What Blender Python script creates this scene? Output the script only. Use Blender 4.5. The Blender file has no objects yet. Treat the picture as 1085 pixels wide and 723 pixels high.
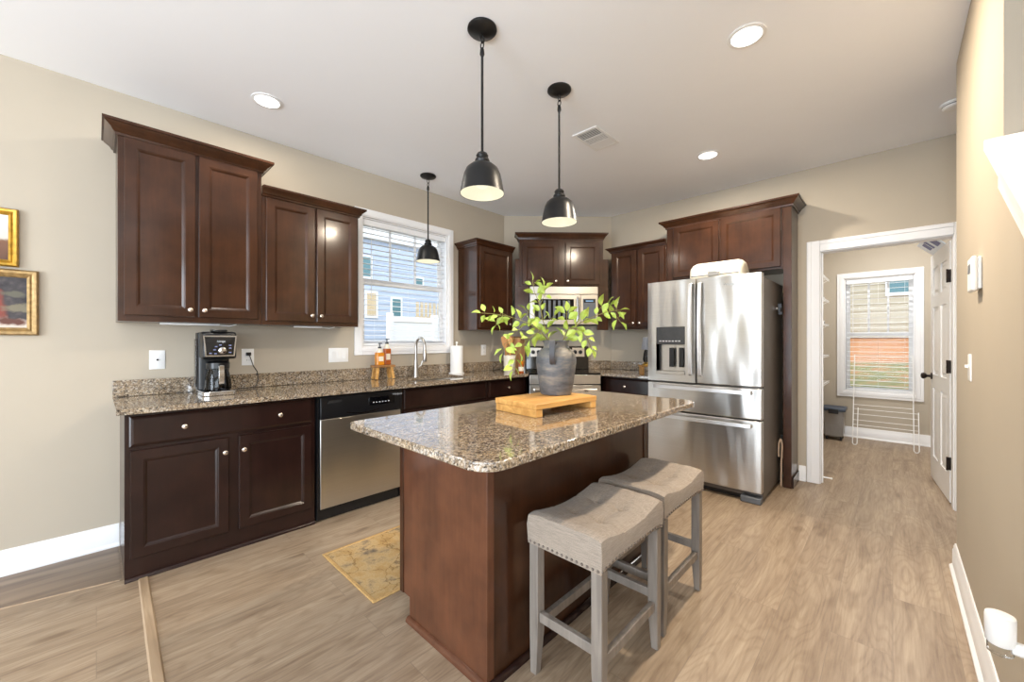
import bpy, bmesh, math, random
from mathutils import Vector, Matrix
random.seed(7)
PI = math.pi
SC = bpy.context.scene
COL = SC.collection
# ------------------------------------------------------------------ camera, world, light, exposure
cam_d = bpy.data.cameras.new('camera')
cam_d.sensor_fit = 'HORIZONTAL'; cam_d.sensor_width = 36.0
cam_d.lens = 421.55 / 1085 * 36.0
cam_d.clip_start = 0.02
cam = bpy.data.objects.new('camera', cam_d)
cam.location = (0, 0, 1.26)
cam.rotation_euler = (PI / 2, 0, math.radians(43.75 - 90))
COL.objects.link(cam); SC.camera = cam
SC.view_settings.view_transform = 'Standard'
SC.view_settings.look = 'None'
SC.view_settings.gamma = 1.0
SC.view_settings.use_curve_mapping = False
SC.view_settings.exposure = 0.22
w = bpy.data.worlds.new('sky'); SC.world = w; w.use_nodes = True
bg = w.node_tree.nodes['Background']
bg.inputs[0].default_value = (0.86, 0.93, 1.0, 1); bg.inputs[1].default_value = 2.1
SC.cycles.max_bounces = 8
SC.cycles.diffuse_bounces = 5
SC.cycles.glossy_bounces = 4
SC.cycles.transmission_bounces = 6
SC.cycles.transparent_max_bounces = 12
SC.cycles.caustics_reflective = False
SC.cycles.caustics_refractive = False
SC.cycles.sample_clamp_indirect = 6.0

def area(name, loc, direction, sx, sy, power, color):
    l = bpy.data.lights.new(name, 'AREA'); l.shape = 'RECTANGLE'; l.size = sx; l.size_y = sy
    l.energy = power; l.color = color
    o = bpy.data.objects.new(name, l); o.location = loc
    o.rotation_euler = Vector(direction).to_track_quat('-Z', 'Z').to_euler()
    COL.objects.link(o); return o
# daylight entering through the windows of the living space behind the camera
area('daylight_rear_window', (-4.3, 0.6, 1.5), (1, 0, 0.9), 4.6, 2.0, 330, (0.80, 0.90, 1.0))
area('daylight_side_window', (-1.9, -2.95, 1.5), (0, 1, 0.9), 3.6, 2.0, 150, (0.80, 0.90, 1.0))
area('pantry_ceiling_light', (5.75, -0.1, 2.76), (0, 0, -1), 0.3, 0.3, 32, (1.0, 0.985, 0.96))
sun_d = bpy.data.lights.new('sun', 'SUN'); sun_d.energy = 1; sun_d.angle = 0.02; sun_d.color = (1.0, 0.97, 0.94)
sun = bpy.data.objects.new('sun', sun_d); sun.rotation_euler = Vector((0.75, 0.5, -0.6)).to_track_quat('-Z', 'Z').to_euler(); COL.objects.link(sun)

# ------------------------------------------------------------------ materials
def lin(c):
    c = c / 255.0
    return c / 12.92 if c <= 0.04045 else ((c + 0.055) / 1.055) ** 2.4
def rgb(r, g, b): return (lin(r), lin(g), lin(b), 1.0)
class M:
    pass
def newmat(name):
    m = bpy.data.materials.new(name); m.use_nodes = True
    nt = m.node_tree; b = nt.nodes['Principled BSDF']
    return m, nt, b
def nd(nt, typ, **kw):
    n = nt.nodes.new(typ)
    for k, v in kw.items():
        if k.startswith('i_'):
            n.inputs[k[2:]].default_value = v
        else:
            setattr(n, k, v)
    return n
def L(nt, a, b): nt.links.new(a, b)
def coords(nt, scale=(1, 1, 1), kind='Object'):
    tc = nd(nt, 'ShaderNodeTexCoord'); mp = nd(nt, 'ShaderNodeMapping')
    mp.inputs['Scale'].default_value = scale
    L(nt, tc.outputs[kind], mp.inputs['Vector']); return mp.outputs['Vector']
def ramp(nt, fac, stops, interp='LINEAR'):
    r = nd(nt, 'ShaderNodeValToRGB'); cr = r.color_ramp; cr.interpolation = interp
    while len(cr.elements) < len(stops): cr.elements.new(0.5)
    for e, (p, c) in zip(cr.elements, stops): e.position = p; e.color = c
    L(nt, fac, r.inputs['Fac']); return r.outputs['Color']
def mixc(nt, fac, a, b, mode='MIX'):
    n = nd(nt, 'ShaderNodeMix', data_type='RGBA', blend_type=mode)
    for sock, v in ((n.inputs[0], fac), (n.inputs[6], a), (n.inputs[7], b)):
        if hasattr(v, 'node'): L(nt, v, sock)
        else: sock.default_value = v
    return n.outputs[2]
def bump(nt, b, height, strength, dist=0.002):
    n = nd(nt, 'ShaderNodeBump'); n.inputs['Strength'].default_value = strength; n.inputs['Distance'].default_value = dist
    L(nt, height, n.inputs['Height']); L(nt, n.outputs['Normal'], b.inputs['Normal'])
def nd_map(nt, x, a, b_):
    r = nd(nt, 'ShaderNodeMapRange'); r.inputs['From Min'].default_value = a; r.inputs['From Max'].default_value = b_
    L(nt, x, r.inputs['Value']); return r.outputs['Result']
def plain(name, col, rough=0.5, metal=0.0, var=0.06, scale=20.0, spec=0.5, coat=0.0, stretch=(1, 1, 1), bmp=0.0):
    m, nt, b = newmat(name)
    v = coords(nt, tuple(scale * s for s in stretch))
    n = nd(nt, 'ShaderNodeTexNoise'); n.inputs['Scale'].default_value = 1.0; n.inputs['Detail'].default_value = 4
    L(nt, v, n.inputs['Vector'])
    lo = tuple(max(0, c * (1 - var)) for c in col[:3]) + (1,); hi = tuple(min(1, c * (1 + var)) for c in col[:3]) + (1,)
    L(nt, ramp(nt, n.outputs['Fac'], [(0.3, lo), (0.7, hi)]), b.inputs['Base Color'])
    b.inputs['Roughness'].default_value = rough; b.inputs['Metallic'].default_value = metal
    b.inputs['Specular IOR Level'].default_value = spec
    b.inputs['Coat Weight'].default_value = coat; b.inputs['Coat Roughness'].default_value = 0.08
    if bmp: bump(nt, b, n.outputs['Fac'], bmp)
    return m
def emit(name, col, strength):
    m, nt, b = newmat(name)
    b.inputs['Base Color'].default_value = (0.04, 0.04, 0.04, 1)
    b.inputs['Emission Color'].default_value = col; b.inputs['Emission Strength'].default_value = strength
    return m
def wood_dark(name, base, dark, rough=0.33):
    m, nt, b = newmat(name)
    v = coords(nt, (26, 26, 2.2)); n = nd(nt, 'ShaderNodeTexNoise'); n.inputs['Scale'].default_value = 1.6; n.inputs['Detail'].default_value = 6; n.inputs['Roughness'].default_value = 0.62
    L(nt, v, n.inputs['Vector'])
    v2 = coords(nt, (7, 7, 7)); n2 = nd(nt, 'ShaderNodeTexNoise'); n2.inputs['Scale'].default_value = 1.0; n2.inputs['Detail'].default_value = 3
    L(nt, v2, n2.inputs['Vector'])
    c1 = ramp(nt, n.outputs['Fac'], [(0.25, dark), (0.75, base)])
    hi = tuple(min(1, c * 1.22) for c in base[:3]) + (1,)
    c2 = ramp(nt, n2.outputs['Fac'], [(0.35, dark), (0.7, hi)])
    L(nt, mixc(nt, 0.5, c1, c2), b.inputs['Base Color'])
    b.inputs['Roughness'].default_value = rough
    b.inputs['Specular IOR Level'].default_value = 0.12
    b.inputs['Coat Weight'].default_value = 0.6; b.inputs['Coat Roughness'].default_value = 0.14
    return m
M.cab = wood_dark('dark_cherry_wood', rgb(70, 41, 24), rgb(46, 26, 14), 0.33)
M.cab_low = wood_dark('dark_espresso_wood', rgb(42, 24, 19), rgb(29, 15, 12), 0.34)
M.island = wood_dark('cherry_island_veneer', rgb(100, 62, 42), rgb(76, 46, 31), 0.38)
M.wall = plain('beige_wall_paint', rgb(187, 176, 159), 0.85, var=0.015, scale=3, spec=0.2)
M.wall_p = plain('tan_pantry_paint', rgb(189, 179, 163), 0.85, var=0.015, scale=3, spec=0.2)
M.ceil = plain('white_ceiling_paint', rgb(250, 251, 254), 0.9, var=0.01, scale=3, spec=0.1)
M.trim = plain('white_trim_paint', rgb(240, 240, 241), 0.4, var=0.01, scale=5)
M.white = plain('white_plastic', rgb(242, 242, 241), 0.35, var=0.01)
M.blind = plain('white_blind_vinyl', rgb(238, 240, 243), 0.45, var=0.01)
M.black = plain('black_metal', rgb(20, 20, 21), 0.35, metal=0.2, var=0.1)
M.blackp = plain('black_plastic', rgb(18, 18, 20), 0.3, var=0.1)
M.blackg = plain('black_glass', rgb(12, 12, 14), 0.06, var=0.05, spec=0.7)
M.grey = plain('grey_plastic', rgb(96, 100, 106), 0.4)
M.dgrey = plain('charcoal_panel', rgb(56, 58, 61), 0.35, var=0.15, scale=30)
M.lgrey = plain('pale_grey_metal', rgb(158, 160, 166), 0.5)
M.nail = plain('aged_nailhead', rgb(120, 110, 102), 0.35, metal=0.8)
M.darkgap = plain('dark_recess', rgb(14, 11, 10), 0.8)
M.nickel = plain('brushed_nickel', rgb(226, 212, 198), 0.25, metal=0.9, var=0.03)
M.chrome = plain('chrome', rgb(215, 215, 215), 0.14, metal=1.0, var=0.02)
M.bronze = plain('oil_rubbed_bronze', rgb(44, 33, 28), 0.4, metal=0.5)
def steel(name, col, rough, warp=0.0, wscale=(1, 1, 1)):
    m, nt, b = newmat(name)
    v = coords(nt, (3, 3, 260)); n = nd(nt, 'ShaderNodeTexNoise'); n.inputs['Scale'].default_value = 1.0; n.inputs['Detail'].default_value = 3
    L(nt, v, n.inputs['Vector'])
    lo = tuple(c * 0.93 for c in col[:3]) + (1,)
    L(nt, ramp(nt, n.outputs['Fac'], [(0.3, lo), (0.7, col)]), b.inputs['Base Color'])
    b.inputs['Metallic'].default_value = 1.0; b.inputs['Roughness'].default_value = rough
    b.inputs['Anisotropic'].default_value = 0.5; b.inputs['Anisotropic Rotation'].default_value = 0.25
    if warp:
        v2 = coords(nt, wscale); n2 = nd(nt, 'ShaderNodeTexNoise'); n2.inputs['Scale'].default_value = 1.0; n2.inputs['Detail'].default_value = 1.0
        L(nt, v2, n2.inputs['Vector']); bump(nt, b, n2.outputs['Fac'], warp, 0.05)
    return m
M.steel = steel('stainless_steel', rgb(198, 194, 188), 0.3)
M.steel_w = steel('stainless_door_steel', rgb(208, 205, 200), 0.3, 0.4, (5.5, 5.5, 1.3))
M.handle = plain('bright_brushed_steel', rgb(226, 228, 232), 0.35, metal=0.75, var=0.02)
M.steel_side = plain('grey_fridge_side', rgb(112, 105, 99), 0.45, metal=0.35, var=0.05)
def granite():
    m, nt, b = newmat('speckled_granite')
    v = coords(nt)
    a = nd(nt, 'ShaderNodeTexVoronoi'); a.inputs['Scale'].default_value = 130
    c = nd(nt, 'ShaderNodeTexVoronoi'); c.inputs['Scale'].default_value = 270
    n = nd(nt, 'ShaderNodeTexNoise'); n.inputs['Scale'].default_value = 14; n.inputs['Detail'].default_value = 5
    nz = nd(nt, 'ShaderNodeTexNoise'); nz.inputs['Scale'].default_value = 60
    L(nt, v, nz.inputs['Vector'])
    mv = nd(nt, 'ShaderNodeMix', data_type='VECTOR'); mv.inputs[0].default_value = 0.012
    L(nt, v, mv.inputs[4]); L(nt, nz.outputs['Color'], mv.inputs[5])
    for t in (a, c): L(nt, mv.outputs[1], t.inputs['Vector'])
    L(nt, v, n.inputs['Vector'])
    def sep(x):
        s = nd(nt, 'ShaderNodeSeparateColor'); L(nt, x, s.inputs[0]); return s.outputs[0]
    st = [(0.0, rgb(50, 44, 40)), (0.16, rgb(98, 84, 70)), (0.34, rgb(150, 130, 106)), (0.6, rgb(176, 156, 128)), (0.84, rgb(206, 196, 182))]
    c1 = ramp(nt, sep(a.outputs['Color']), st, 'CONSTANT')
    c2 = ramp(nt, sep(c.outputs['Color']), [(0, rgb(50, 44, 40)), (0.22, rgb(122, 106, 88)), (0.55, rgb(168, 152, 132)), (0.85, rgb(216, 208, 196))], 'CONSTANT')
    cc = mixc(nt, 0.45, c1, c2)
    tint = ramp(nt, n.outputs['Fac'], [(0.35, (0.86, 0.86, 0.88, 1)), (0.65, (1.0, 0.95, 0.86, 1))])
    L(nt, mixc(nt, 1.0, cc, tint, 'MULTIPLY'), b.inputs['Base Color'])
    b.inputs['Roughness'].default_value = 0.08; b.inputs['IOR'].default_value = 1.7; b.inputs['Coat Weight'].default_value = 0.5; b.inputs['Coat Roughness'].default_value = 0.03; b.inputs['Coat IOR'].default_value = 1.7
    return m
M.granite = granite()
def floor_mat():
    m, nt, b = newmat('oak_plank_flooring')
    v = coords(nt)
    br = nd(nt, 'ShaderNodeTexBrick'); br.offset = 0.37; br.offset_frequency = 2
    for k, x in (('Scale', 1.0), ('Mortar Size', 0.0012), ('Mortar Smooth', 0.1), ('Bias', 0.0), ('Brick Width', 1.35), ('Row Height', 0.195)):
        br.inputs[k].default_value = x
    br.inputs['Color1'].default_value = (0, 0, 0, 1); br.inputs['Color2'].default_value = (1, 1, 1, 1); br.inputs['Mortar'].default_value = (0.5, 0.5, 0.5, 1)
    L(nt, v, br.inputs['Vector'])
    # per-plank shift of the grain
    off = nd(nt, 'ShaderNodeVectorMath', operation='MULTIPLY_ADD'); off.inputs[1].default_value = (7.3, 3.1, 1.7)
    L(nt, br.outputs['Color'], off.inputs[0]); L(nt, v, off.inputs[2])
    mp = nd(nt, 'ShaderNodeMapping'); mp.inputs['Scale'].default_value = (1.3, 13.0, 1); L(nt, off.outputs[0], mp.inputs['Vector'])
    n1 = nd(nt, 'ShaderNodeTexNoise'); n1.inputs['Scale'].default_value = 1.3; n1.inputs['Detail'].default_value = 9; n1.inputs['Roughness'].default_value = 0.68; n1.inputs['Distortion'].default_value = 0.35
    L(nt, mp.outputs['Vector'], n1.inputs['Vector'])
    # cathedral grain: contour lines of a slow stretched noise
    mpc = nd(nt, 'ShaderNodeMapping'); mpc.inputs['Scale'].default_value = (1.1, 6.5, 1); L(nt, off.outputs[0], mpc.inputs['Vector'])
    nc = nd(nt, 'ShaderNodeTexNoise'); nc.inputs['Scale'].default_value = 1.0; nc.inputs['Detail'].default_value = 1.5
    L(nt, mpc.outputs['Vector'], nc.inputs['Vector'])
    mu = nd(nt, 'ShaderNodeMath', operation='MULTIPLY'); mu.inputs[1].default_value = 120.0; L(nt, nc.outputs['Fac'], mu.inputs[0])
    sn = nd(nt, 'ShaderNodeMath', operation='SINE'); L(nt, mu.outputs[0], sn.inputs[0])
    cg = ramp(nt, nd_map(nt, sn.outputs[0], -1, 1), [(0.0, (0.84, 0.81, 0.78, 1)), (0.45, (1, 1, 1, 1))])
    mp2 = nd(nt, 'ShaderNodeMapping'); mp2.inputs['Scale'].default_value = (5.0, 120.0, 1); L(nt, off.outputs[0], mp2.inputs['Vector'])
    n2 = nd(nt, 'ShaderNodeTexNoise'); n2.inputs['Scale'].default_value = 1.0; n2.inputs['Detail'].default_value = 5
    L(nt, mp2.outputs['Vector'], n2.inputs['Vector'])
    mp3 = nd(nt, 'ShaderNodeMapping'); mp3.inputs['Scale'].default_value = (3.2, 8.0, 1); L(nt, off.outputs[0], mp3.inputs['Vector'])
    n3 = nd(nt, 'ShaderNodeTexNoise'); n3.inputs['Scale'].default_value = 1.0; n3.inputs['Detail'].default_value = 2
    L(nt, mp3.outputs['Vector'], n3.inputs['Vector'])
    g = ramp(nt, n1.outputs['Fac'], [(0.25, rgb(126, 106, 86)), (0.42, rgb(154, 134, 112)), (0.6, rgb(172, 153, 130)), (0.8, rgb(186, 168, 145))])
    f = ramp(nt, n2.outputs['Fac'], [(0.3, (0.80, 0.78, 0.76, 1)), (0.6, (1, 1, 1, 1))])
    k = ramp(nt, n3.outputs['Fac'], [(0.26, (0.58, 0.52, 0.46, 1)), (0.38, (1, 1, 1, 1))])
    c = mixc(nt, 0.9, g, f, 'MULTIPLY'); c = mixc(nt, 0.75, c, k, 'MULTIPLY'); c = mixc(nt, 0.7, c, cg, 'MULTIPLY')
    tone = ramp(nt, br.outputs['Color'], [(0, (0.93, 0.92, 0.91, 1)), (1, (1.03, 1.02, 1.01, 1))])
    c = mixc(nt, 1.0, c, tone, 'MULTIPLY')
    c = mixc(nt, br.outputs['Fac'], c, rgb(134, 116, 98))
    L(nt, c, b.inputs['Base Color']); b.inputs['Roughness'].default_value = 0.42
    bump(nt, b, n2.outputs['Fac'], 0.12, 0.001)
    return m
M.floor = floor_mat()
def grain_wood(name, c0, c1, axis=0, rough=0.45, scale=9.0):
    m, nt, b = newmat(name)
    s = [scale * 3, scale * 3, scale * 3]; s[axis] = scale * 0.25
    v = coords(nt, tuple(s)); n = nd(nt, 'ShaderNodeTexNoise'); n.inputs['Scale'].default_value = 1.0; n.inputs['Detail'].default_value = 6; n.inputs['Distortion'].default_value = 0.6
    L(nt, v, n.inputs['Vector'])
    L(nt, ramp(nt, n.outputs['Fac'], [(0.3, c0), (0.7, c1)]), b.inputs['Base Color']); b.inputs['Roughness'].default_value = rough
    return m
M.oldfloor = grain_wood('dark_plank_flooring', rgb(112, 95, 80), rgb(150, 130, 110), 0, 0.5, 5)
M.strip = grain_wood('oak_transition_strip', rgb(148, 124, 98), rgb(182, 158, 130), 1, 0.4)
M.bamboo = grain_wood('honey_wood', rgb(186, 132, 66), rgb(226, 176, 104), 0, 0.42)
M.bamboo_d = grain_wood('brown_wood', rgb(128, 86, 46), rgb(178, 128, 76), 2, 0.5)
M.spoon = grain_wood('wooden_utensil', rgb(168, 112, 62), rgb(206, 150, 92), 2, 0.5)
M.legw = grain_wood('grey_washed_wood', rgb(112, 104, 96), rgb(144, 135, 126), 2, 0.5)
def fabric():
    m, nt, b = newmat('grey_linen_fabric')
    v = coords(nt, (260, 260, 260)); w1 = nd(nt, 'ShaderNodeTexNoise'); w1.inputs['Scale'].default_value = 1.0; w1.inputs['Detail'].default_value = 2
    mpa = coords(nt, (25, 330, 330)); n1 = nd(nt, 'ShaderNodeTexNoise'); n1.inputs['Scale'].default_value = 1; L(nt, mpa, n1.inputs['Vector'])
    mpb = coords(nt, (330, 25, 330)); n2 = nd(nt, 'ShaderNodeTexNoise'); n2.inputs['Scale'].default_value = 1; L(nt, mpb, n2.inputs['Vector'])
    a = nd(nt, 'ShaderNodeMath', operation='ADD'); L(nt, n1.outputs['Fac'], a.inputs[0]); L(nt, n2.outputs['Fac'], a.inputs[1])
    h = nd(nt, 'ShaderNodeMath', operation='MULTIPLY'); h.inputs[1].default_value = 0.5; L(nt, a.outputs[0], h.inputs[0])
    L(nt, ramp(nt, h.outputs[0], [(0.35, rgb(132, 121, 110)), (0.65, rgb(166, 153, 139))]), b.inputs['Base Color'])
    b.inputs['Roughness'].default_value = 0.9; b.inputs['Specular IOR Level'].default_value = 0.15
    b.inputs['Sheen Weight'].default_value = 0.2
    bump(nt, b, h.outputs[0], 0.15, 0.0004)
    return m
M.fabric = fabric()
def clay():
    m, nt, b = newmat('weathered_grey_clay')
    v = coords(nt, (5, 5, 16)); n = nd(nt, 'ShaderNodeTexNoise'); n.inputs['Scale'].default_value = 1.4; n.inputs['Detail'].default_value = 7; n.inputs['Roughness'].default_value = 0.65
    L(nt, v, n.inputs['Vector'])
    L(nt, ramp(nt, n.outputs['Fac'], [(0.3, rgb(62, 64, 68)), (0.48, rgb(94, 95, 98)), (0.6, rgb(122, 116, 108)), (0.75, rgb(156, 146, 132))]), b.inputs['Base Color'])
    b.inputs['Roughness'].default_value = 0.55
    bump(nt, b, n.outputs['Fac'], 0.3, 0.004)
    return m
M.clay = clay()
M.clay_d = plain('dark_clay', rgb(70, 70, 74), 0.5, var=0.2)
M.leaf = plain('yellow_green_leaf', rgb(172, 192, 84), 0.45, var=0.25, scale=22)
M.stem = plain('brown_green_stem', rgb(128, 118, 62), 0.6)
M.gold = plain('antique_gold', rgb(190, 148, 58), 0.35, metal=0.6, var=0.25, scale=40)
M.gold2 = plain('worn_bronze_gold', rgb(164, 134, 88), 0.4, metal=0.5, var=0.3, scale=45)
M.cream = plain('cream_enamel', rgb(240, 232, 214), 0.25, var=0.01)
M.paper = plain('white_paper_towel', rgb(246, 246, 245), 0.9, var=0.01, scale=60, bmp=0.2)
M.taupe = plain('taupe_fabric', rgb(176, 152, 130), 0.8)
M.blue = plain('blue_print', rgb(34, 62, 140), 0.4)
M.lblue = plain('pale_blue_film', rgb(214, 228, 242), 0.3)
M.red = plain('red_plastic', rgb(180, 30, 44), 0.4)
M.siding = plain('grey_blue_siding', rgb(184, 196, 216), 0.7, var=0.03)
M.siding2 = plain('tan_siding', rgb(186, 176, 154), 0.7, var=0.03)
M.vinyl = plain('white_vinyl', rgb(236, 238, 242), 0.5, var=0.01)
M.picket = plain('raw_pine_fence', rgb(206, 186, 152), 0.7, var=0.1)
M.teal = plain('teal_house_glass', rgb(96, 134, 142), 0.15)
M.roof = plain('grey_shingle', rgb(120, 116, 116), 0.9, var=0.2)
def ground(name, stops, scale):
    m, nt, b = newmat(name); v = coords(nt, (scale,) * 3)
    n = nd(nt, 'ShaderNodeTexNoise'); n.inputs['Scale'].default_value = 1; n.inputs['Detail'].default_value = 8; n.inputs['Roughness'].default_value = 0.7
    L(nt, v, n.inputs['Vector']); L(nt, ramp(nt, n.outputs['Fac'], stops), b.inputs['Base Color']); b.inputs['Roughness'].default_value = 0.95
    return m
M.grass = ground('patchy_grass', [(0.35, rgb(92, 96, 58)), (0.5, rgb(140, 134, 86)), (0.6, rgb(176, 122, 84)), (0.75, rgb(196, 176, 140))], 3.0)
M.claybank = ground('orange_clay', [(0.3, rgb(178, 118, 76)), (0.7, rgb(200, 146, 102))], 1.2)
def glass(name, tint, ior=1.45, rough=0.0):
    m = bpy.data.materials.new(name); m.use_nodes = True; nt = m.node_tree; nt.nodes.clear()
    out = nd(nt, 'ShaderNodeOutputMaterial'); t = nd(nt, 'ShaderNodeBsdfTransparent'); t.inputs[0].default_value = tint
    g = nd(nt, 'ShaderNodeBsdfGlossy'); g.inputs['Roughness'].default_value = rough
    lw = nd(nt, 'ShaderNodeFresnel'); lw.inputs['IOR'].default_value = ior
    mx = nd(nt, 'ShaderNodeMixShader'); L(nt, lw.outputs[0], mx.inputs[0]); L(nt, t.outputs[0], mx.inputs[1]); L(nt, g.outputs[0], mx.inputs[2])
    L(nt, mx.outputs[0], out.inputs[0]); return m
M.pane = glass('clear_window_glass', (0.96, 0.98, 1.0, 1), 1.12)
M.smoke = glass('smoked_glass', (0.42, 0.42, 0.44, 1))
M.amber = plain('amber_soap', rgb(214, 134, 28), 0.15, var=0.05, coat=0.5)
M.amber2 = plain('dark_amber_soap', rgb(170, 84, 30), 0.15, var=0.05, coat=0.5)
M.label = plain('cream_label', rgb(236, 226, 206), 0.6)
def rug_mat():
    m, nt, b = newmat('golden_map_rug')
    v = coords(nt, (1, 1, 1))
    n = nd(nt, 'ShaderNodeTexNoise'); n.inputs['Scale'].default_value = 7; n.inputs['Detail'].default_value = 8; n.inputs['Roughness'].default_value = 0.68; L(nt, v, n.inputs['Vector'])
    f = nd(nt, 'ShaderNodeTexNoise'); f.inputs['Scale'].default_value = 130; L(nt, v, f.inputs['Vector'])
    vo = nd(nt, 'ShaderNodeTexVoronoi', feature='DISTANCE_TO_EDGE'); vo.inputs['Scale'].default_value = 5.5
    mv = nd(nt, 'ShaderNodeMix', data_type='VECTOR'); mv.inputs[0].default_value = 0.12; L(nt, v, mv.inputs[4]); L(nt, n.outputs['Color'], mv.inputs[5]); L(nt, mv.outputs[1], vo.inputs['Vector'])
    base = ramp(nt, n.outputs['Fac'], [(0.26, rgb(140, 112, 76)), (0.40, rgb(184, 150, 100)), (0.52, rgb(192, 164, 120)), (0.60, rgb(150, 130, 104)), (0.66, rgb(108, 98, 86)), (0.8, rgb(98, 90, 82))])
    ln = ramp(nt, vo.outputs['Distance'], [(0.0, rgb(150, 132, 108)), (0.006, rgb(150, 132, 108)), (0.014, (1, 1, 1, 1))])
    c = mixc(nt, 0.65, base, ln, 'MULTIPLY')
    sp = nd(nt, 'ShaderNodeSeparateXYZ'); L(nt, v, sp.inputs[0])
    c = mixc(nt, 0.35, c, ramp(nt, f.outputs['Fac'], [(0.35, (0.66, 0.62, 0.55, 1)), (0.6, (1, 1, 1, 1))]), 'MULTIPLY')
    L(nt, c, b.inputs['Base Color']); b.inputs['Roughness'].default_value = 0.95; b.inputs['Specular IOR Level'].default_value = 0.1
    return m
M.rug = rug_mat()
M.rugedge = plain('golden_rug_binding', rgb(186, 150, 96), 0.9, var=0.15, scale=80)
def painting(name, kind):
    m, nt, b = newmat(name); v = coords(nt)
    n = nd(nt, 'ShaderNodeTexNoise'); n.inputs['Scale'].default_value = 24; n.inputs['Detail'].default_value = 5; L(nt, v, n.inputs['Vector'])
    sp = nd(nt, 'ShaderNodeSeparateXYZ'); L(nt, v, sp.inputs[0])
    if kind == 'land':
        a = nd(nt, 'ShaderNodeMath', operation='MULTIPLY_ADD'); a.inputs[1].default_value = 0.06; L(nt, n.outputs['Fac'], a.inputs[0]); L(nt, sp.outputs[2], a.inputs[2])
        c = ramp(nt, nd_map(nt, a.outputs[0], -0.10, 0.15), [(0.0, rgb(86, 56, 40)), (0.42, rgb(120, 82, 60)), (0.47, rgb(150, 130, 110)), (0.52, rgb(206, 196, 186)), (1, rgb(224, 220, 216))])
    else:
        c = ramp(nt, n.outputs['Fac'], [(0.35, rgb(40, 36, 38)), (0.6, rgb(66, 60, 62)), (0.75, rgb(92, 84, 78))])
        for (px, pz, rx, rz, col) in ((0.10, -0.135, 0.14, 0.045, rgb(206, 190, 176)), (0.06, -0.02, 0.07, 0.085, rgb(132, 62, 48)), (0.05, -0.01, 0.035, 0.05, rgb(164, 92, 66)),
                                      (0.14, -0.105, 0.045, 0.022, rgb(96, 54, 40)), (0.155, 0.045, 0.04, 0.018, rgb(96, 92, 78)), (0.17, -0.03, 0.05, 0.025, rgb(120, 112, 92))):
            s = nd(nt, 'ShaderNodeVectorMath', operation='SUBTRACT'); s.inputs[1].default_value = (px, 0, pz); L(nt, v, s.inputs[0])
            d = nd(nt, 'ShaderNodeVectorMath', operation='MULTIPLY'); d.inputs[1].default_value = (1 / rx, 0, 1 / rz); L(nt, s.outputs[0], d.inputs[0])
            l = nd(nt, 'ShaderNodeVectorMath', operation='LENGTH'); L(nt, d.outputs[0], l.inputs[0])
            ad = nd(nt, 'ShaderNodeMath', operation='MULTIPLY_ADD'); ad.inputs[1].default_value = 2.2; L(nt, n.outputs['Fac'], ad.inputs[0]); L(nt, l.outputs['Value'], ad.inputs[2])
            f = ramp(nt, nd_map(nt, ad.outputs[0], 1.75, 2.3), [(0, (1, 1, 1, 1)), (1, (0, 0, 0, 1))])
            c = mixc(nt, f, c, col)
    L(nt, c, b.inputs['Base Color']); b.inputs['Roughness'].default_value = 0.6
    return m
M.paint_land = painting('landscape_painting', 'land')
M.paint_still = painting('still_life_painting', 'still')
M.glow = emit('warm_lamp_glow', (1.0, 0.90, 0.64, 1), 0.86)
M.glow_bulb = emit('bulb_glow', (1.0, 0.92, 0.68, 1), 0.95)
M.glow_r = emit('recessed_lamp_glow', (1.0, 0.97, 0.92, 1), 3.0)
M.display = emit('blue_display', (0.25, 0.55, 0.9, 1), 0.6)
M.mark = plain('pale_printed_marks', rgb(205, 208, 212), 0.4)
M.bluemark = plain('blue_button_marks', rgb(112, 120, 156), 0.4)

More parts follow.
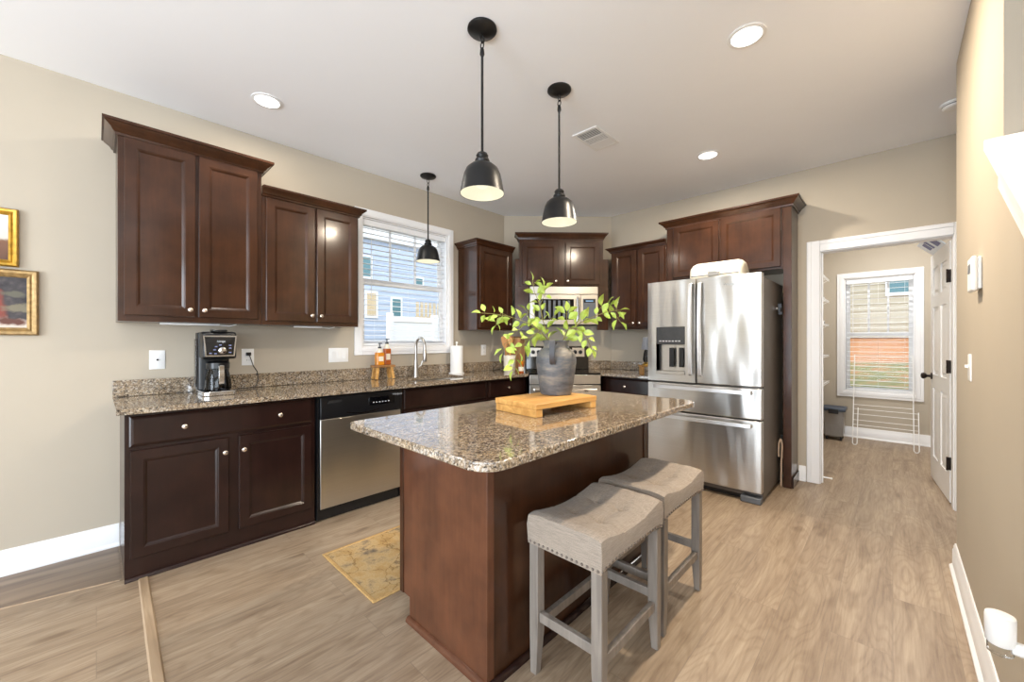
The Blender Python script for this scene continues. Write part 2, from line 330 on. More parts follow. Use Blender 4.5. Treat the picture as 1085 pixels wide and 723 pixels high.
# ------------------------------------------------------------------ mesh helpers
class MB:
    def __init__(s): s.bm = bmesh.new()
    def face(s, vs):
        try: return s.bm.faces.new(vs)
        except ValueError: return None
    def box(s, x0, x1, y0, y1, z0, z1):
        v = [s.bm.verts.new(p) for p in ((x0, y0, z0), (x1, y0, z0), (x1, y1, z0), (x0, y1, z0), (x0, y0, z1), (x1, y0, z1), (x1, y1, z1), (x0, y1, z1))]
        for q in ((0, 3, 2, 1), (4, 5, 6, 7), (0, 1, 5, 4), (1, 2, 6, 5), (2, 3, 7, 6), (3, 0, 4, 7)): s.face([v[i] for i in q])
        return s
    def prism(s, pts, z0, z1):
        a = [s.bm.verts.new((x, y, z0)) for x, y in pts]; b = [s.bm.verts.new((x, y, z1)) for x, y in pts]
        n = len(pts); s.face(a[::-1]); s.face(b)
        for i in range(n): s.face([a[i], a[(i + 1) % n], b[(i + 1) % n], b[i]])
        return s
    def prism_y(s, pts, y0, y1):            # pts in (x, z)
        a = [s.bm.verts.new((x, y0, z)) for x, z in pts]; b = [s.bm.verts.new((x, y1, z)) for x, z in pts]
        n = len(pts); s.face(a); s.face(b[::-1])
        for i in range(n): s.face([a[(i + 1) % n], a[i], b[i], b[(i + 1) % n]])
        return s
    def loft(s, rings, cap0=True, cap1=True, closed=True):
        R = [[s.bm.verts.new(p) for p in r] for r in rings]
        for A, B in zip(R, R[1:]):
            n = len(A)
            for i in range(n if closed else n - 1): s.face([A[i], A[(i + 1) % n], B[(i + 1) % n], B[i]])
        if cap0: s.face(R[0][::-1])
        if cap1: s.face(R[-1])
        return s
    def lathe(s, prof, cx=0, cy=0, n=28, cap0=True, cap1=True):
        rings = [[(cx + r * math.cos(2 * PI * i / n), cy + r * math.sin(2 * PI * i / n), z) for i in range(n)] for r, z in prof]
        return s.loft(rings, cap0, cap1)
    def tube(s, pts, r, n=8, caps=True):
        P = [Vector(p) for p in pts]; rs = r if isinstance(r, (list, tuple)) else [r] * len(P)
        rings = []; up = None
        for i, p in enumerate(P):
            t = (P[min(i + 1, len(P) - 1)] - P[max(i - 1, 0)]).normalized()
            if up is None: up = t.orthogonal().normalized()
            up = (up - t * up.dot(t)).normalized(); b = t.cross(up)
            rings.append([p + (up * math.cos(2 * PI * k / n) + b * math.sin(2 * PI * k / n)) * rs[i] for k in range(n)])
        return s.loft(rings, caps, caps)
    def bar(s, p0, p1, wx, wy, taper=1.0):  # square bar between two points
        p0, p1 = Vector(p0), Vector(p1); t = (p1 - p0).normalized()
        ref = Vector((0, 0, 1)) if abs(t.z) < 0.8 else Vector((1, 0, 0))
        a = (ref - t * ref.dot(t)).normalized(); b = t.cross(a)
        f = lambda c, k: [c + a * sx * wx / 2 * k + b * sy * wy / 2 * k for sx, sy in ((-1, -1), (1, -1), (1, 1), (-1, 1))]
        return s.loft([f(p0, 1), f(p1, taper)])
    def rbox(s, x0, x1, y0, y1, z0, z1, r, n=5):     # plan with rounded corners
        pts = []
        for cx, cy, a0 in ((x1 - r, y1 - r, 0), (x0 + r, y1 - r, 90), (x0 + r, y0 + r, 180), (x1 - r, y0 + r, 270)):
            for k in range(n + 1):
                a = math.radians(a0 + 90 * k / n); pts.append((cx + r * math.cos(a), cy + r * math.sin(a)))
        return s.prism(pts, z0, z1)
    def panel(s, x0, x1, z0, z1, rings, back):       # rect rings (inset, y) facing -y
        R = [[(x0 + i, y, z0 + i), (x1 - i, y, z0 + i), (x1 - i, y, z1 - i), (x0 + i, y, z1 - i)] for i, y in [(0, back)] + rings]
        return s.loft(R)
    def sphere(s, c, r, seg=14, rg=8, sc=(1, 1, 1)):
        m = Matrix.Translation(c) @ Matrix.Diagonal((sc[0], sc[1], sc[2], 1))
        bmesh.ops.create_uvsphere(s.bm, u_segments=seg, v_segments=rg, radius=r, matrix=m); return s
    def build(s, name, mat, parent=None, bev=0.0, seg=2, smooth=True, loc=None):
        bmesh.ops.recalc_face_normals(s.bm, faces=s.bm.faces[:])
        me = bpy.data.meshes.new(name); s.bm.to_mesh(me); s.bm.free()
        me.materials.append(mat)
        if smooth:
            for p in me.polygons: p.use_smooth = True
            me.set_sharp_from_angle(angle=math.radians(38))
        o = bpy.data.objects.new(name, me); COL.objects.link(o)
        if parent: o.parent = parent
        if loc: o.location = loc
        if bev:
            md = o.modifiers.new('bevel', 'BEVEL'); md.width = bev; md.segments = seg; md.limit_method = 'ANGLE'; md.angle_limit = math.radians(40)
        return o
def tag(o, label=None, cat=None, group=None, kind=None):
    if label: o['label'] = label
    if cat: o['category'] = cat
    if group: o['group'] = group
    if kind: o['kind'] = kind
    return o
def thing(name, label, cat, loc=(0, 0, 0), rz=0.0, group=None):
    o = bpy.data.objects.new(name, None); o.empty_display_size = 0.05
    o.location = loc; o.rotation_euler = (0, 0, rz); COL.objects.link(o)
    return tag(o, label, cat, group)
def sgroup(name, loc=(0, 0, 0), rz=0.0):
    o = bpy.data.objects.new(name, None); o.location = loc; o.rotation_euler = (0, 0, rz); o['kind'] = 'structure'; COL.objects.link(o); return o
def struct(o): o['kind'] = 'structure'; return o
def copy_tree(o, parent=None):
    c = o.copy(); COL.objects.link(c)
    if parent: c.parent = parent
    for ch in list(o.children): copy_tree(ch, c)
    return c
def text(name, body, size, mat, parent, loc, rot, ext=0.0004, bold=0.0):
    cu = bpy.data.curves.new(name, 'FONT'); cu.body = body; cu.size = size; cu.extrude = ext; cu.offset = bold
    cu.align_x = 'CENTER'; cu.align_y = 'CENTER'; cu.resolution_u = 3
    t = bpy.data.objects.new(name, cu); COL.objects.link(t)
    me = bpy.data.meshes.new_from_object(t.evaluated_get(bpy.context.evaluated_depsgraph_get()))
    bpy.data.objects.remove(t); me.materials.clear(); me.materials.append(mat)
    o = bpy.data.objects.new(name, me); COL.objects.link(o); o.parent = parent; o.location = loc; o.rotation_euler = rot
    return o

# ------------------------------------------------------------------ the room
W = 3.457; FX = 4.41; ZC = 2.80; RY = -0.255; T = 0.12; PX = 6.86; PYL = 0.72; PYR = -1.25
DG0 = (3.472, 3.457); DL = (FX - 3.472) * math.sqrt(2)       # diagonal wall start and length
struct(MB().box(-4.5, 7.0, -3.2, 3.6, -0.1, 0).build('floor', M.floor, smooth=False))
struct(MB().box(-4.5, 7.0, -3.2, 3.6, ZC, ZC + 0.1).build('ceiling', M.ceil, smooth=False))
WX0, WX1, WZ0, WZ1 = 1.655, 2.605, 1.205, 2.385               # sink window opening
b = MB()
b.box(-4.5, WX0, W, W + T, 0, ZC).box(WX1, 3.60, W, W + T, 0, ZC).box(WX0, WX1, W, W + T, 0, WZ0).box(WX0, WX1, W, W + T, WZ1, ZC)
struct(b.build('wall_left', M.wall, smooth=False))
b = MB(); k = 0.0849
b.prism([(3.472, 3.4568), (FX - 0.0002, 2.519), (FX - 0.0002, 2.519 + 0.14), (3.612, 3.4568)], 0, ZC)
struct(b.build('wall_corner', M.wall, smooth=False))
OY0, OY1, OZ = -0.335, 0.47, 2.055                             # pantry doorway
b = MB()
b.box(FX, FX + T, OY1, 3.44, 0, ZC).box(FX, FX + T, -1.25, OY0, 0, ZC).box(FX, FX + T, OY0, OY1, OZ, ZC)
struct(b.build('wall_back', M.wall, smooth=False))
# right wall: full height beyond the stair opening, sloping knee wall in front of it
b = MB()
SLOPE = 0.65
b.prism_y([(2.0, 0), (3.3, 0), (3.3, ZC), (2.0, ZC)], RY - T, RY)
b.prism_y([(0.55, 0), (2.0, 0), (2.0, 1.875), (0.55, 1.875 - 1.45 * SLOPE)], RY - T, RY)
struct(b.build('wall_right', M.wall, smooth=False))
struct(MB().box(0.651, 3.3, -1.35, -1.25, 0, ZC).build('wall_stair', M.wall, smooth=False))
struct(MB().box(3.301, 4.53, -1.35, -1.251, 0, ZC).build('wall_hall', M.wall, smooth=False))
# pantry walls
QY0, QY1, QZ0, QZ1 = -0.195, 0.465, 0.605, 2.075               # pantry window opening
b = MB()
b.box(PX, PX + T, QY1, PYL + T, 0, ZC).box(PX, PX + T, PYR, QY0, 0, ZC).box(PX, PX + T, QY0, QY1, 0, QZ0).box(PX, PX + T, QY0, QY1, QZ1, ZC)
struct(b.build('wall_pantry_back', M.wall_p, smooth=False))
struct(MB().box(FX + T + 0.001, PX - 0.001, PYL, PYL + T, 0, ZC).build('wall_pantry_left', M.wall_p, smooth=False))
struct(MB().box(FX + T + 0.001, PX + T, PYR - 0.1, PYR - 0.001, 0, ZC).build('wall_pantry_right', M.wall_p, smooth=False))
# walls of the living space behind the camera with openings for its windows
b = MB()
b.box(-4.5, -4.4, -3.2, -1.7, 0, ZC).box(-4.5, -4.4, 2.9, W - 0.001, 0, ZC).box(-4.5, -4.4, -1.7, 2.9, 0, 0.5).box(-4.5, -4.4, -1.7, 2.9, 2.5, ZC)
struct(b.build('wall_rear', M.wall, smooth=False))
b = MB()
b.box(-4.399, -3.7, -3.2, -3.1, 0, ZC).box(-0.1, 0.55, -3.2, -3.1, 0, ZC).box(-3.7, -0.1, -3.2, -3.1, 0, 0.5).box(-3.7, -0.1, -3.2, -3.1, 2.5, ZC)
struct(b.build('wall_side', M.wall, smooth=False))
struct(MB().box(0.551, 0.65, -3.2, RY - T - 0.001, 0, ZC).build('wall_inner', M.wall, smooth=False))
# baseboards (profile: board with an eased top, plus a shoe)
def baseboard(name, p0, p1, n, h=0.135, t=0.016, shoe=True):
    p0, p1, n = Vector(p0 + (0,)), Vector(p1 + (0,)), Vector(n + (0,))
    prof = [(0.0005, 0.001), (t + (0.012 if shoe else 0), 0.001), (t + (0.012 if shoe else 0), 0.012), (t, 0.022), (t, h - 0.035), (t * 0.72, h - 0.028), (t * 0.72, h - 0.014), (t * 0.35, h), (0.0005, h)]
    b = MB(); b.loft([[p + n * o + Vector((0, 0, z)) for o, z in prof] for p in (p0, p1)])
    return struct(b.build(name, M.trim))
baseboard('baseboard_left', (-4.39, W), (0.098, W), (0, -1))
baseboard('baseboard_back', (FX, 0.615), (FX, OY1 + 0.093), (-1, 0))
baseboard('baseboard_right', (0.56, RY), (3.3, RY), (0, 1))
baseboard('baseboard_pantry', (PX, PYL - 0.001), (PX, PYR + 0.01), (-1, 0))
# pantry door casing
tr = sgroup('trim_1', (FX, 0, 0))
cw = 0.088
def casing_leg(y0, y1):
    MB().box(-0.018, -0.0005, y0, y1, 0.001, OZ + cw).box(-0.024, -0.018, y0 + (0.06 if y0 > 0 else 0.004), y1 - (0.004 if y0 > 0 else 0.06), 0.001, OZ + cw - 0.004).build('casing', M.trim, tr, 0.003)
casing_leg(OY1 - 0.006, OY1 + cw); casing_leg(OY0 - cw, OY0 + 0.006)
MB().box(-0.018, -0.0005, OY0 + 0.0065, OY1 - 0.0065, OZ - 0.006, OZ + cw).box(-0.024, -0.018, OY0 + 0.0065, OY1 - 0.0065, OZ + 0.054, OZ + cw - 0.004).build('header', M.trim, tr, 0.003)
MB().box(0.0005, T, OY1 - 0.012, OY1 - 0.0005, 0.001, OZ - 0.013).box(0.045, 0.06, OY1 - 0.024, OY1 - 0.012, 0.001, OZ - 0.013).build('jamb', M.trim, tr, 0.001)
MB().box(0.0005, T, OY0 + 0.0005, OY0 + 0.012, 0.001, OZ - 0.013).build('jamb', M.trim, tr, 0.001)
MB().box(0.0005, T, OY0 + 0.0005, OY1 - 0.0005, OZ - 0.0125, OZ - 0.0005).build('jamb', M.trim, tr, 0.001)
# stair knee-wall cap
tr = sgroup('trim_2', (2.0, RY, 1.875))
def capz(x): return SLOPE * x
b = MB(); b.prism_y([(-1.42, capz(-1.42) + 0.002), (-0.002, 0.002), (-0.002, 0.04), (-1.42, capz(-1.42) + 0.04)], -T - 0.03, 0.042)
b.build('cap', M.trim, tr, 0.005, 3)
b = MB(); b.prism_y([(-1.42, capz(-1.42) - 0.112), (-0.035, capz(-0.035) - 0.112), (-0.035, capz(-0.035) - 0.002), (-1.42, capz(-1.42) - 0.002)], 0.0006, 0.016)
b.build('apron', M.trim, tr, 0.003)
# floor transition strip and the row of older boards by the wall
b = MB(); b.loft([[(x + dx, y, z) for dx, z in ((-0.021, 0.0005), (-0.015, 0.007), (0.015, 0.007), (0.021, 0.0005))] for x, y in ((0.172, 2.868), (0.14, 0.9))])
struct(b.build('trim_3', M.strip))
b = MB(); b.prism([(-4.3, 3.43), (-4.3, 3.90 - 0.02), (0.0, 0.0)] and [(-1.6, 3.427), (-1.6, 3.32), (-0.314, 3.035), (0.093, 2.945), (0.093, 3.427)], 0.0004, 0.0022)
struct(b.build('floor_boards', M.oldfloor))
b = MB(); b.loft([[(x, y + d, z) for d, z in ((-0.005, 0.0004), (-0.003, 0.003), (0.002, 0.003), (0.004, 0.0004))] for x, y in ((-1.6, 3.314), (-0.314, 3.029), (0.085, 2.939))])
struct(b.build('trim_4', M.strip))

# ------------------------------------------------------------------ windows and blinds
def window(name, loc, rz, w_, z0, z1, cas, zm):
    r = sgroup(name, loc, rz)                  # local: x along wall, +y outwards
    b = MB(); c = cas
    for a in (0.0, 0.03):
        yy = -0.018 - a * 0.2
        b.box(-c + a, -0.001 - a * 0.3, yy, -0.0005 if a == 0 else -0.018, z0 - c + a, z1 + c - a)
        b.box(w_ + 0.001 + a * 0.3, w_ + c - a, yy, -0.0005 if a == 0 else -0.018, z0 - c + a, z1 + c - a)
        b.box(-0.001 - a * 0.3, w_ + 0.001 + a * 0.3, yy, -0.0005 if a == 0 else -0.018, z1 + 0.001 + a * 0.3, z1 + c - a)
        b.box(-0.001 - a * 0.3, w_ + 0.001 + a * 0.3, yy, -0.0005 if a == 0 else -0.018, z0 - c + a, z0 - 0.001 - a * 0.3)
    b.build('window_frame', M.trim, r, 0.003)
    b = MB(); e = 0.012
    b.box(0.0005, e, 0, T, z0 + 0.0005, z1 - 0.0005).box(w_ - e, w_ - 0.0005, 0, T, z0 + 0.0005, z1 - 0.0005).box(e, w_ - e, 0, T, z1 - e, z1 - 0.0005).box(e, w_ - e, 0, T, z0 + 0.0005, z0 + e)
    b.build('jamb_liner', M.trim, r)
    for kind, za, zb, y in (('lower', z0 + e, zm + 0.02, 0.062), ('upper', zm - 0.02, z1 - e, 0.09)):
        f = 0.042; b = MB()
        b.box(e + 0.001, e + f, y, y + 0.026, za, zb).box(w_ - e - f, w_ - e - 0.001, y, y + 0.026, za, zb).box(e + f, w_ - e - f, y, y + 0.026, zb - f, zb).box(e + f, w_ - e - f, y, y + 0.026, za, za + f)
        if kind == 'upper':
            for k in (1, 2):
                xm = e + f + (w_ - 2 * e - 2 * f) * k / 3
                b.box(xm - 0.011, xm + 0.011, y + 0.006, y + 0.02, za + f, zb - f)
        s_ = b.build('sash', M.trim, r, 0.002)
        MB().box(e + f - 0.004, w_ - e - f + 0.004, y + 0.012, y + 0.016, za + f - 0.004, zb - f + 0.004).build('pane', M.pane, s_, smooth=False)
    return r
window('window_1', (WX0, W, 0), 0.0, WX1 - WX0, WZ0, WZ1, 0.072, 1.815)
window('window_2', (PX, QY1, 0), -PI / 2, QY1 - QY0, QZ0, QZ1, 0.075, 1.345)
def blind(label, loc, rz, w_, z0, z1, pitch, tilt):
    r = thing('window_blind', label, 'blind', loc, rz)
    MB().box(0.004, w_ - 0.004, 0.0, 0.05, z1 - 0.055, z1 - 0.002).build('headrail', M.blind, r, 0.003)
    b = MB(); z = z1 - 0.075; d = 0.022; st = d * math.sin(math.radians(tilt)); ct = d * math.cos(math.radians(tilt))
    while z > z0 + 0.045:
        ring = []
        for x in (0.006, w_ - 0.006):
            ring.append([(x, 0.026 - ct, z - st - 0.001), (x, 0.026, z + 0.0025), (x, 0.026 + ct, z + st - 0.001), (x, 0.026 + ct, z + st + 0.001), (x, 0.026, z + 0.0045), (x, 0.026 - ct, z - st + 0.001)])
        b.loft(ring); z -= pitch
    b.build('slats', M.blind, r)
    MB().box(0.006, w_ - 0.006, 0.006, 0.046, z0 + 0.003, z0 + 0.022).build('bottom_rail', M.blind, r, 0.003)
    for fx in (0.12, 0.5, 0.88):
        MB().tube([(w_ * fx, 0.003, z1 - 0.05), (w_ * fx, 0.003, z0 + 0.02)], 0.0011, 5).build('lift_cord', M.blind, r)
    MB().tube([(0.075, -0.006, z1 - 0.05), (0.075, -0.008, z1 - 0.72)], 0.0035, 6).build('tilt_wand', M.blind, r)
    return r
blind('white horizontal slat blind in the window over the kitchen sink', (WX0 + 0.013, W + 0.004, 0), 0.0, WX1 - WX0 - 0.026, WZ0 + 0.012, WZ1 - 0.013, 0.047, 4)
blind('white horizontal slat blind in the pantry window behind the drying rack', (PX + 0.004, QY1 - 0.013, 0), -PI / 2, QY1 - QY0 - 0.026, QZ0 + 0.012, QZ1 - 0.013, 0.062, 3)

# ------------------------------------------------------------------ outdoors
def siding_wall(name, mat, parent, pts0, pts1, z0, z1, lap, n):
    b = MB(); p0, p1, n = Vector(pts0 + (0,)), Vector(pts1 + (0,)), Vector(n + (0,))
    z = z0
    while z < z1 - 0.01:
        zt = min(z + lap, z1)
        b.loft([[p + n * o + Vector((0, 0, zz)) for o, zz in ((0, z), (0.022, z), (0.004, zt), (0, zt))] for p in (p0, p1)])
        z += lap
    b.loft([[p + Vector((0, 0, zz)) - n * o for o, zz in ((0.0, z0), (0.2, z0), (0.2, z1), (0.0, z1))] for p in (p0, p1)])
    return b.build(name, mat, parent, smooth=False)
hs = thing('neighbour_house', 'grey blue lap sided house beyond the sink window', 'house', (7.5, 12.0, 0))
siding_wall('wall', M.siding, hs, (-5.0, 0.0), (6.0, 0.0), 0.0, 4.55, 0.19, (0, -1))
MB().box(-5.3, 6.3, -0.12, 3.0, 4.56, 4.74).build('roof', M.roof, hs)
MB().box(-5.3, 6.3, -0.16, -0.122, 4.50, 4.76).build('fascia', M.vinyl, hs)
for (xx, zz, ww, hh, mt) in ((-1.68, 3.6, 0.36, 0.6, M.teal), (-1.46, 2.42, 0.30, 0.72, M.picket), (-0.58, 2.37, 0.30, 0.57, M.teal), (0.3, 3.34, 0.25, 0.2, M.teal)):
    f = MB().box(xx - ww / 2 - 0.07, xx + ww / 2 + 0.07, -0.05, -0.024, zz - hh / 2 - 0.07, zz + hh / 2 + 0.07).build('window', M.vinyl, hs)
    MB().box(xx - ww / 2, xx + ww / 2, -0.058, -0.051, zz - hh / 2, zz + hh / 2).build('pane', mt, f)
fn = thing('vinyl_fence', 'white vinyl privacy fence between the sink window and grey blue house', 'fence', (4.43, 8.0, 0))
b = MB(); b.box(0.1, 1.15, -0.02, 0.02, 0.1, 1.68).box(1.27, 4.4, -0.02, 0.02, 0.1, 1.68); b.build('fence_panel', M.vinyl, fn)
MB().box(0.1, 4.4, -0.04, -0.021, 1.685, 1.80).build('rail', M.vinyl, fn, 0.005)
for x in (0.04, 1.21, 2.6): MB().box(x - 0.06, x + 0.06, -0.065, 0.065, 0, 1.88).build('post', M.vinyl, fn, 0.01)
fn = thing('picket_fence', 'raw pine picket fence rising behind the white vinyl fence', 'fence', (6.55, 10.2, 0))
b = MB()
for i in range(24): b.box(i * 0.15, i * 0.15 + 0.09, -0.012, 0.012, 0.02, 2.42)
b.build('pickets', M.picket, fn); MB().box(0, 3.6, 0.013, 0.05, 1.9, 2.0).box(0, 3.6, 0.013, 0.05, 0.6, 0.7).build('rail', M.picket, fn)
h2 = thing('neighbour_house', 'tan lap sided house above the orange clay bank outside the pantry', 'house', (14.0, 0.5, 1.36))
siding_wall('wall', M.siding2, h2, (0.0, -6.0), (0.0, 6.0), 0.0, 4.2, 0.17, (-1, 0))
f = MB().box(-0.05, -0.024, -1.36, -0.36, 1.05, 2.3).build('window', M.vinyl, h2)
MB().box(-0.058, -0.051, -1.28, -0.44, 1.13, 2.22).build('pane', M.teal, f)
MB().box(-0.5, 3.0, -6.3, 6.3, 4.2, 4.35).build('roof', M.roof, h2)
struct(MB().box(-8, 24, 3.72, 13, -0.12, -0.01).build('yard_ground', M.grass, smooth=False))
b = MB(); b.loft([[(7.0, y, -0.1), (7.0, y, 0.42), (11.7, y, 0.80), (11.9, y, 0.7), (11.9, y, -0.1)] for y in (-8, 3.7)])
struct(b.build('yard_grass', M.grass, smooth=False))
b = MB(); b.loft([[(11.6, y, 0.76), (12.4, y, 0.98), (13.2, y, 1.24), (14.3, y, 1.36), (14.3, y, -0.1), (11.91, y, -0.1)] for y in (-8, 3.7)])
struct(b.build('clay_bank', M.claybank, smooth=False))

# ------------------------------------------------------------------ cabinets
def door_panel(x0, x1, z0, z1, yf, t=0.019, rail=0.056, m=None, parent=None, name='door'):
    b = MB(); b.panel(x0, x1, z0, z1, [(0, yf + 0.003), (0.003, yf), (rail - 0.006, yf), (rail - 0.003, yf + 0.002), (rail, yf + 0.002), (rail + 0.010, yf + 0.009)], yf + t)
    return b.build(name, m, parent, smooth=False)
def drawer_panel(x0, x1, z0, z1, yf, t=0.019, m=None, parent=None, name='drawer'):
    b = MB(); b.panel(x0, x1, z0, z1, [(0, yf + 0.008), (0.006, yf + 0.004), (0.016, yf)], yf + t)
    return b.build(name, m, parent, smooth=False)
def knob(x, z, yf, parent, mat=None):
    n = 14; prof = [(0.0055, 0.0), (0.0055, 0.010), (0.012, 0.014), (0.0145, 0.019), (0.013, 0.024), (0.007, 0.027)]
    b = MB(); b.loft([[(x + r * math.cos(2 * PI * i / n), yf - 0.0004 - d, z + r * math.sin(2 * PI * i / n)) for i in range(n)] for r, d in prof])
    return b.build('knob', mat or M.nickel, parent)
def crown(parent, mat, x0, x1, d, z0, z1, out, left, right):
    h = z1 - z0
    prof = [(0.0, z0), (0.010, z0), (0.012, z0 + h * 0.18), (0.020, z0 + h * 0.25), (out * 0.45, z0 + h * 0.45), (out * 0.82, z0 + h * 0.70), (out * 0.86, z0 + h * 0.78), (out, z0 + h * 0.80), (out, z1), (0.0, z1)]
    rings = []
    if left: rings.append([(x0 - o, -0.002, z) for o, z in prof])
    rings.append([(x0 - (o if left else 0), -d - o, z) for o, z in prof])
    rings.append([(x1 + (o if right else 0), -d - o, z) for o, z in prof])
    if right: rings.append([(x1 + o, -0.002, z) for o, z in prof])
    b = MB(); b.loft(rings); b.build('crown_moulding', mat, parent)
SW = dict(rz=0.0)
def cabinet(label, loc, rz, w_, d, z0, z1, mat, doors=(), drawers=(), crown_=None, poly=None, name='wall_cabinet', cat='cabinet', group=None):
    r = thing(name, label, cat, loc, rz, group)
    b = MB()
    if poly: b.prism(poly, z0, z1)
    else: b.box(0, w_, -d, -0.003, z0, z1)
    b.build('body', mat, r, 0.0015)
    yf = -d - 0.0195
    for (x0, x1, a, c, kx, kz) in doors:
        dd = door_panel(x0, x1, a, c, yf, m=mat, parent=r)
        if kx is not None: knob(kx, kz, yf, dd)
    for (x0, x1, a, c, ks) in drawers:
        dd = drawer_panel(x0, x1, a, c, yf, m=mat, parent=r)
        for kx in ks: knob(kx, (a + c) / 2, yf, dd)
    if crown_: crown(r, mat, 0, w_, d, *crown_)
    return r
UD = 0.317
# sink-wall uppers
x = 0.082
cabinet('taller dark cherry wall cabinet with two doors nearest the gold framed paintings', (x, W, 0), 0, 0.704, UD, 1.374, 2.436, M.cab,
        doors=[(0.026, 0.343, 1.408, 2.412, 0.316, 1.45), (0.360, 0.678, 1.408, 2.412, 0.386, 1.45)], crown_=(2.415, 2.489, 0.062, True, True))
x = 0.7875
cabinet('shorter dark cherry wall cabinet with two doors left of the sink window', (x, W, 0), 0, 0.684, UD, 1.374, 2.275, M.cab,
        doors=[(0.024, 0.343, 1.402, 2.256, 0.318, 1.447), (0.358, 0.668, 1.402, 2.256, 0.384, 1.447)], crown_=(2.262, 2.327, 0.05, False, True))
x = 2.75
cabinet('narrow single door dark wall cabinet right of the sink window', (x, W, 0), 0, 0.536, UD, 1.378, 2.275, M.cab,
        doors=[(0.028, 0.50, 1.404, 2.258, 0.468, 1.447)], crown_=(2.262, 2.325, 0.05, True, False))
# microwave cabinet on the diagonal wall
r = cabinet('dark cherry wall cabinet with two doors above the microwave', (DG0[0], DG0[1], 0), -PI / 4, 1.0, 0.345, 1.885, 2.44, M.cab,
        doors=[(0.204, 0.618, 1.905, 2.388, 0.592, 1.945), (0.70, 1.092, 1.905, 2.388, 0.726, 1.945)],
        poly=[(0.30, -0.004), (0.172, -0.13), (0.172, -0.345), (1.138, -0.345), (1.138, -0.13), (1.02, -0.004)])
prof_args = (2.425, 2.495, 0.05)
b = MB()
z0, z1, out = prof_args; h = z1 - z0
prof = [(0.0, z0), (0.010, z0), (0.012, z0 + h * 0.18), (0.020, z0 + h * 0.25), (out * 0.45, z0 + h * 0.45), (out * 0.82, z0 + h * 0.70), (out * 0.86, z0 + h * 0.78), (out, z0 + h * 0.80), (out, z1), (0.0, z1)]
b.loft([[(0.172 - o, -0.20, z) for o, z in prof], [(0.172 - o, -0.345 - o, z) for o, z in prof], [(1.138 + o, -0.345 - o, z) for o, z in prof], [(1.138 + o, -0.20, z) for o, z in prof]])
b.build('crown_moulding', M.cab, r)
MB().box(0.124, 0.284, -0.343, -0.325, 1.378, 1.884).box(0.124, 0.1715, -0.343, -0.325, 1.884, 2.20).build('filler_panel', M.cab, r, 0.001)
MB().box(1.07, 1.198, -0.343, -0.325, 1.386, 1.884).box(1.1385, 1.198, -0.343, -0.325, 1.884, 2.20).build('filler_panel', M.cab, r, 0.001)
# fridge-wall uppers
cabinet('dark wall cabinet with two doors between the microwave and the fridge', (FX, 2.338, 0), -PI / 2, 0.640, UD, 1.39, 2.275, M.cab,
        doors=[(0.026, 0.308, 1.412, 2.256, 0.284, 1.457), (0.334, 0.625, 1.412, 2.256, 0.358, 1.457)], crown_=(2.262, 2.318, 0.05, True, False))
r = cabinet('wide short dark wall cabinet with two doors over the fridge', (FX, 1.695, 0), -PI / 2, 1.012, UD, 1.885, 2.436, M.cab,
        doors=[(0.072, 0.502, 1.905, 2.412, None, 0), (0.518, 0.996, 1.905, 2.412, None, 0)])
MB().box(1.013, 1.072, -UD, -0.003, 0.001, 2.436).build('end_panel', M.cab, r, 0.0015)
MB().box(1.0725, 1.084, -UD + 0.01, -0.03, 0.001, 0.09).build('base_block', M.cab_low, r, 0.002)
crown(r, M.cab, 0, 1.072, UD, 2.415, 2.489, 0.062, True, True)
# base cabinets
BD = 0.572
CZ = 0.884
def base_skirt(r, x0, x1, yf):
    b = MB(); b.loft([[(x_, yf - o, z) for o, z in ((0, 0.001), (0.016, 0.001), (0.014, 0.012), (0.006, 0.02), (0, 0.022))] for x_ in (x0, x1)])
    b.build('shoe_moulding', M.cab_low, r)
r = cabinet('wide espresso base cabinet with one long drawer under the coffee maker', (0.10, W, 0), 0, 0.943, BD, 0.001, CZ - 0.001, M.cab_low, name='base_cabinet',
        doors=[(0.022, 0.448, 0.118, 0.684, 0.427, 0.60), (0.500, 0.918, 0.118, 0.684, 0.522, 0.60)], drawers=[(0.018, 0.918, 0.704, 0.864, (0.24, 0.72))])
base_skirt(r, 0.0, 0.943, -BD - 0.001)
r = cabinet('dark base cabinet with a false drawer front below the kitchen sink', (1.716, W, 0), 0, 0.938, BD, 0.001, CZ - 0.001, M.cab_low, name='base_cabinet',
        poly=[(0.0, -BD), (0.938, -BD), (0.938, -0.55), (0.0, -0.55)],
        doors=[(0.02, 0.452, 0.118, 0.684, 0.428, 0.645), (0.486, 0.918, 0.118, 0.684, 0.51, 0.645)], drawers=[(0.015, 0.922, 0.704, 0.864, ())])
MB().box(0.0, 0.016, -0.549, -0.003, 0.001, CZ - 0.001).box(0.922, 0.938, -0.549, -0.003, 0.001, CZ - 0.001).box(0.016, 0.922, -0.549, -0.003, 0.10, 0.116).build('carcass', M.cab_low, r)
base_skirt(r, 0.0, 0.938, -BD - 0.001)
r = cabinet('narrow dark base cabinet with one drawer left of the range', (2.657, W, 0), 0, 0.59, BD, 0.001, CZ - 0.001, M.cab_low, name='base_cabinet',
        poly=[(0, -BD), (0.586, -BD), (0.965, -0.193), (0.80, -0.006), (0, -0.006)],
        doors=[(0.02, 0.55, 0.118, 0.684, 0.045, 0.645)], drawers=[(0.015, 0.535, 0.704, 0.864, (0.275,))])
base_skirt(r, 0.0, 0.58, -BD - 0.001)
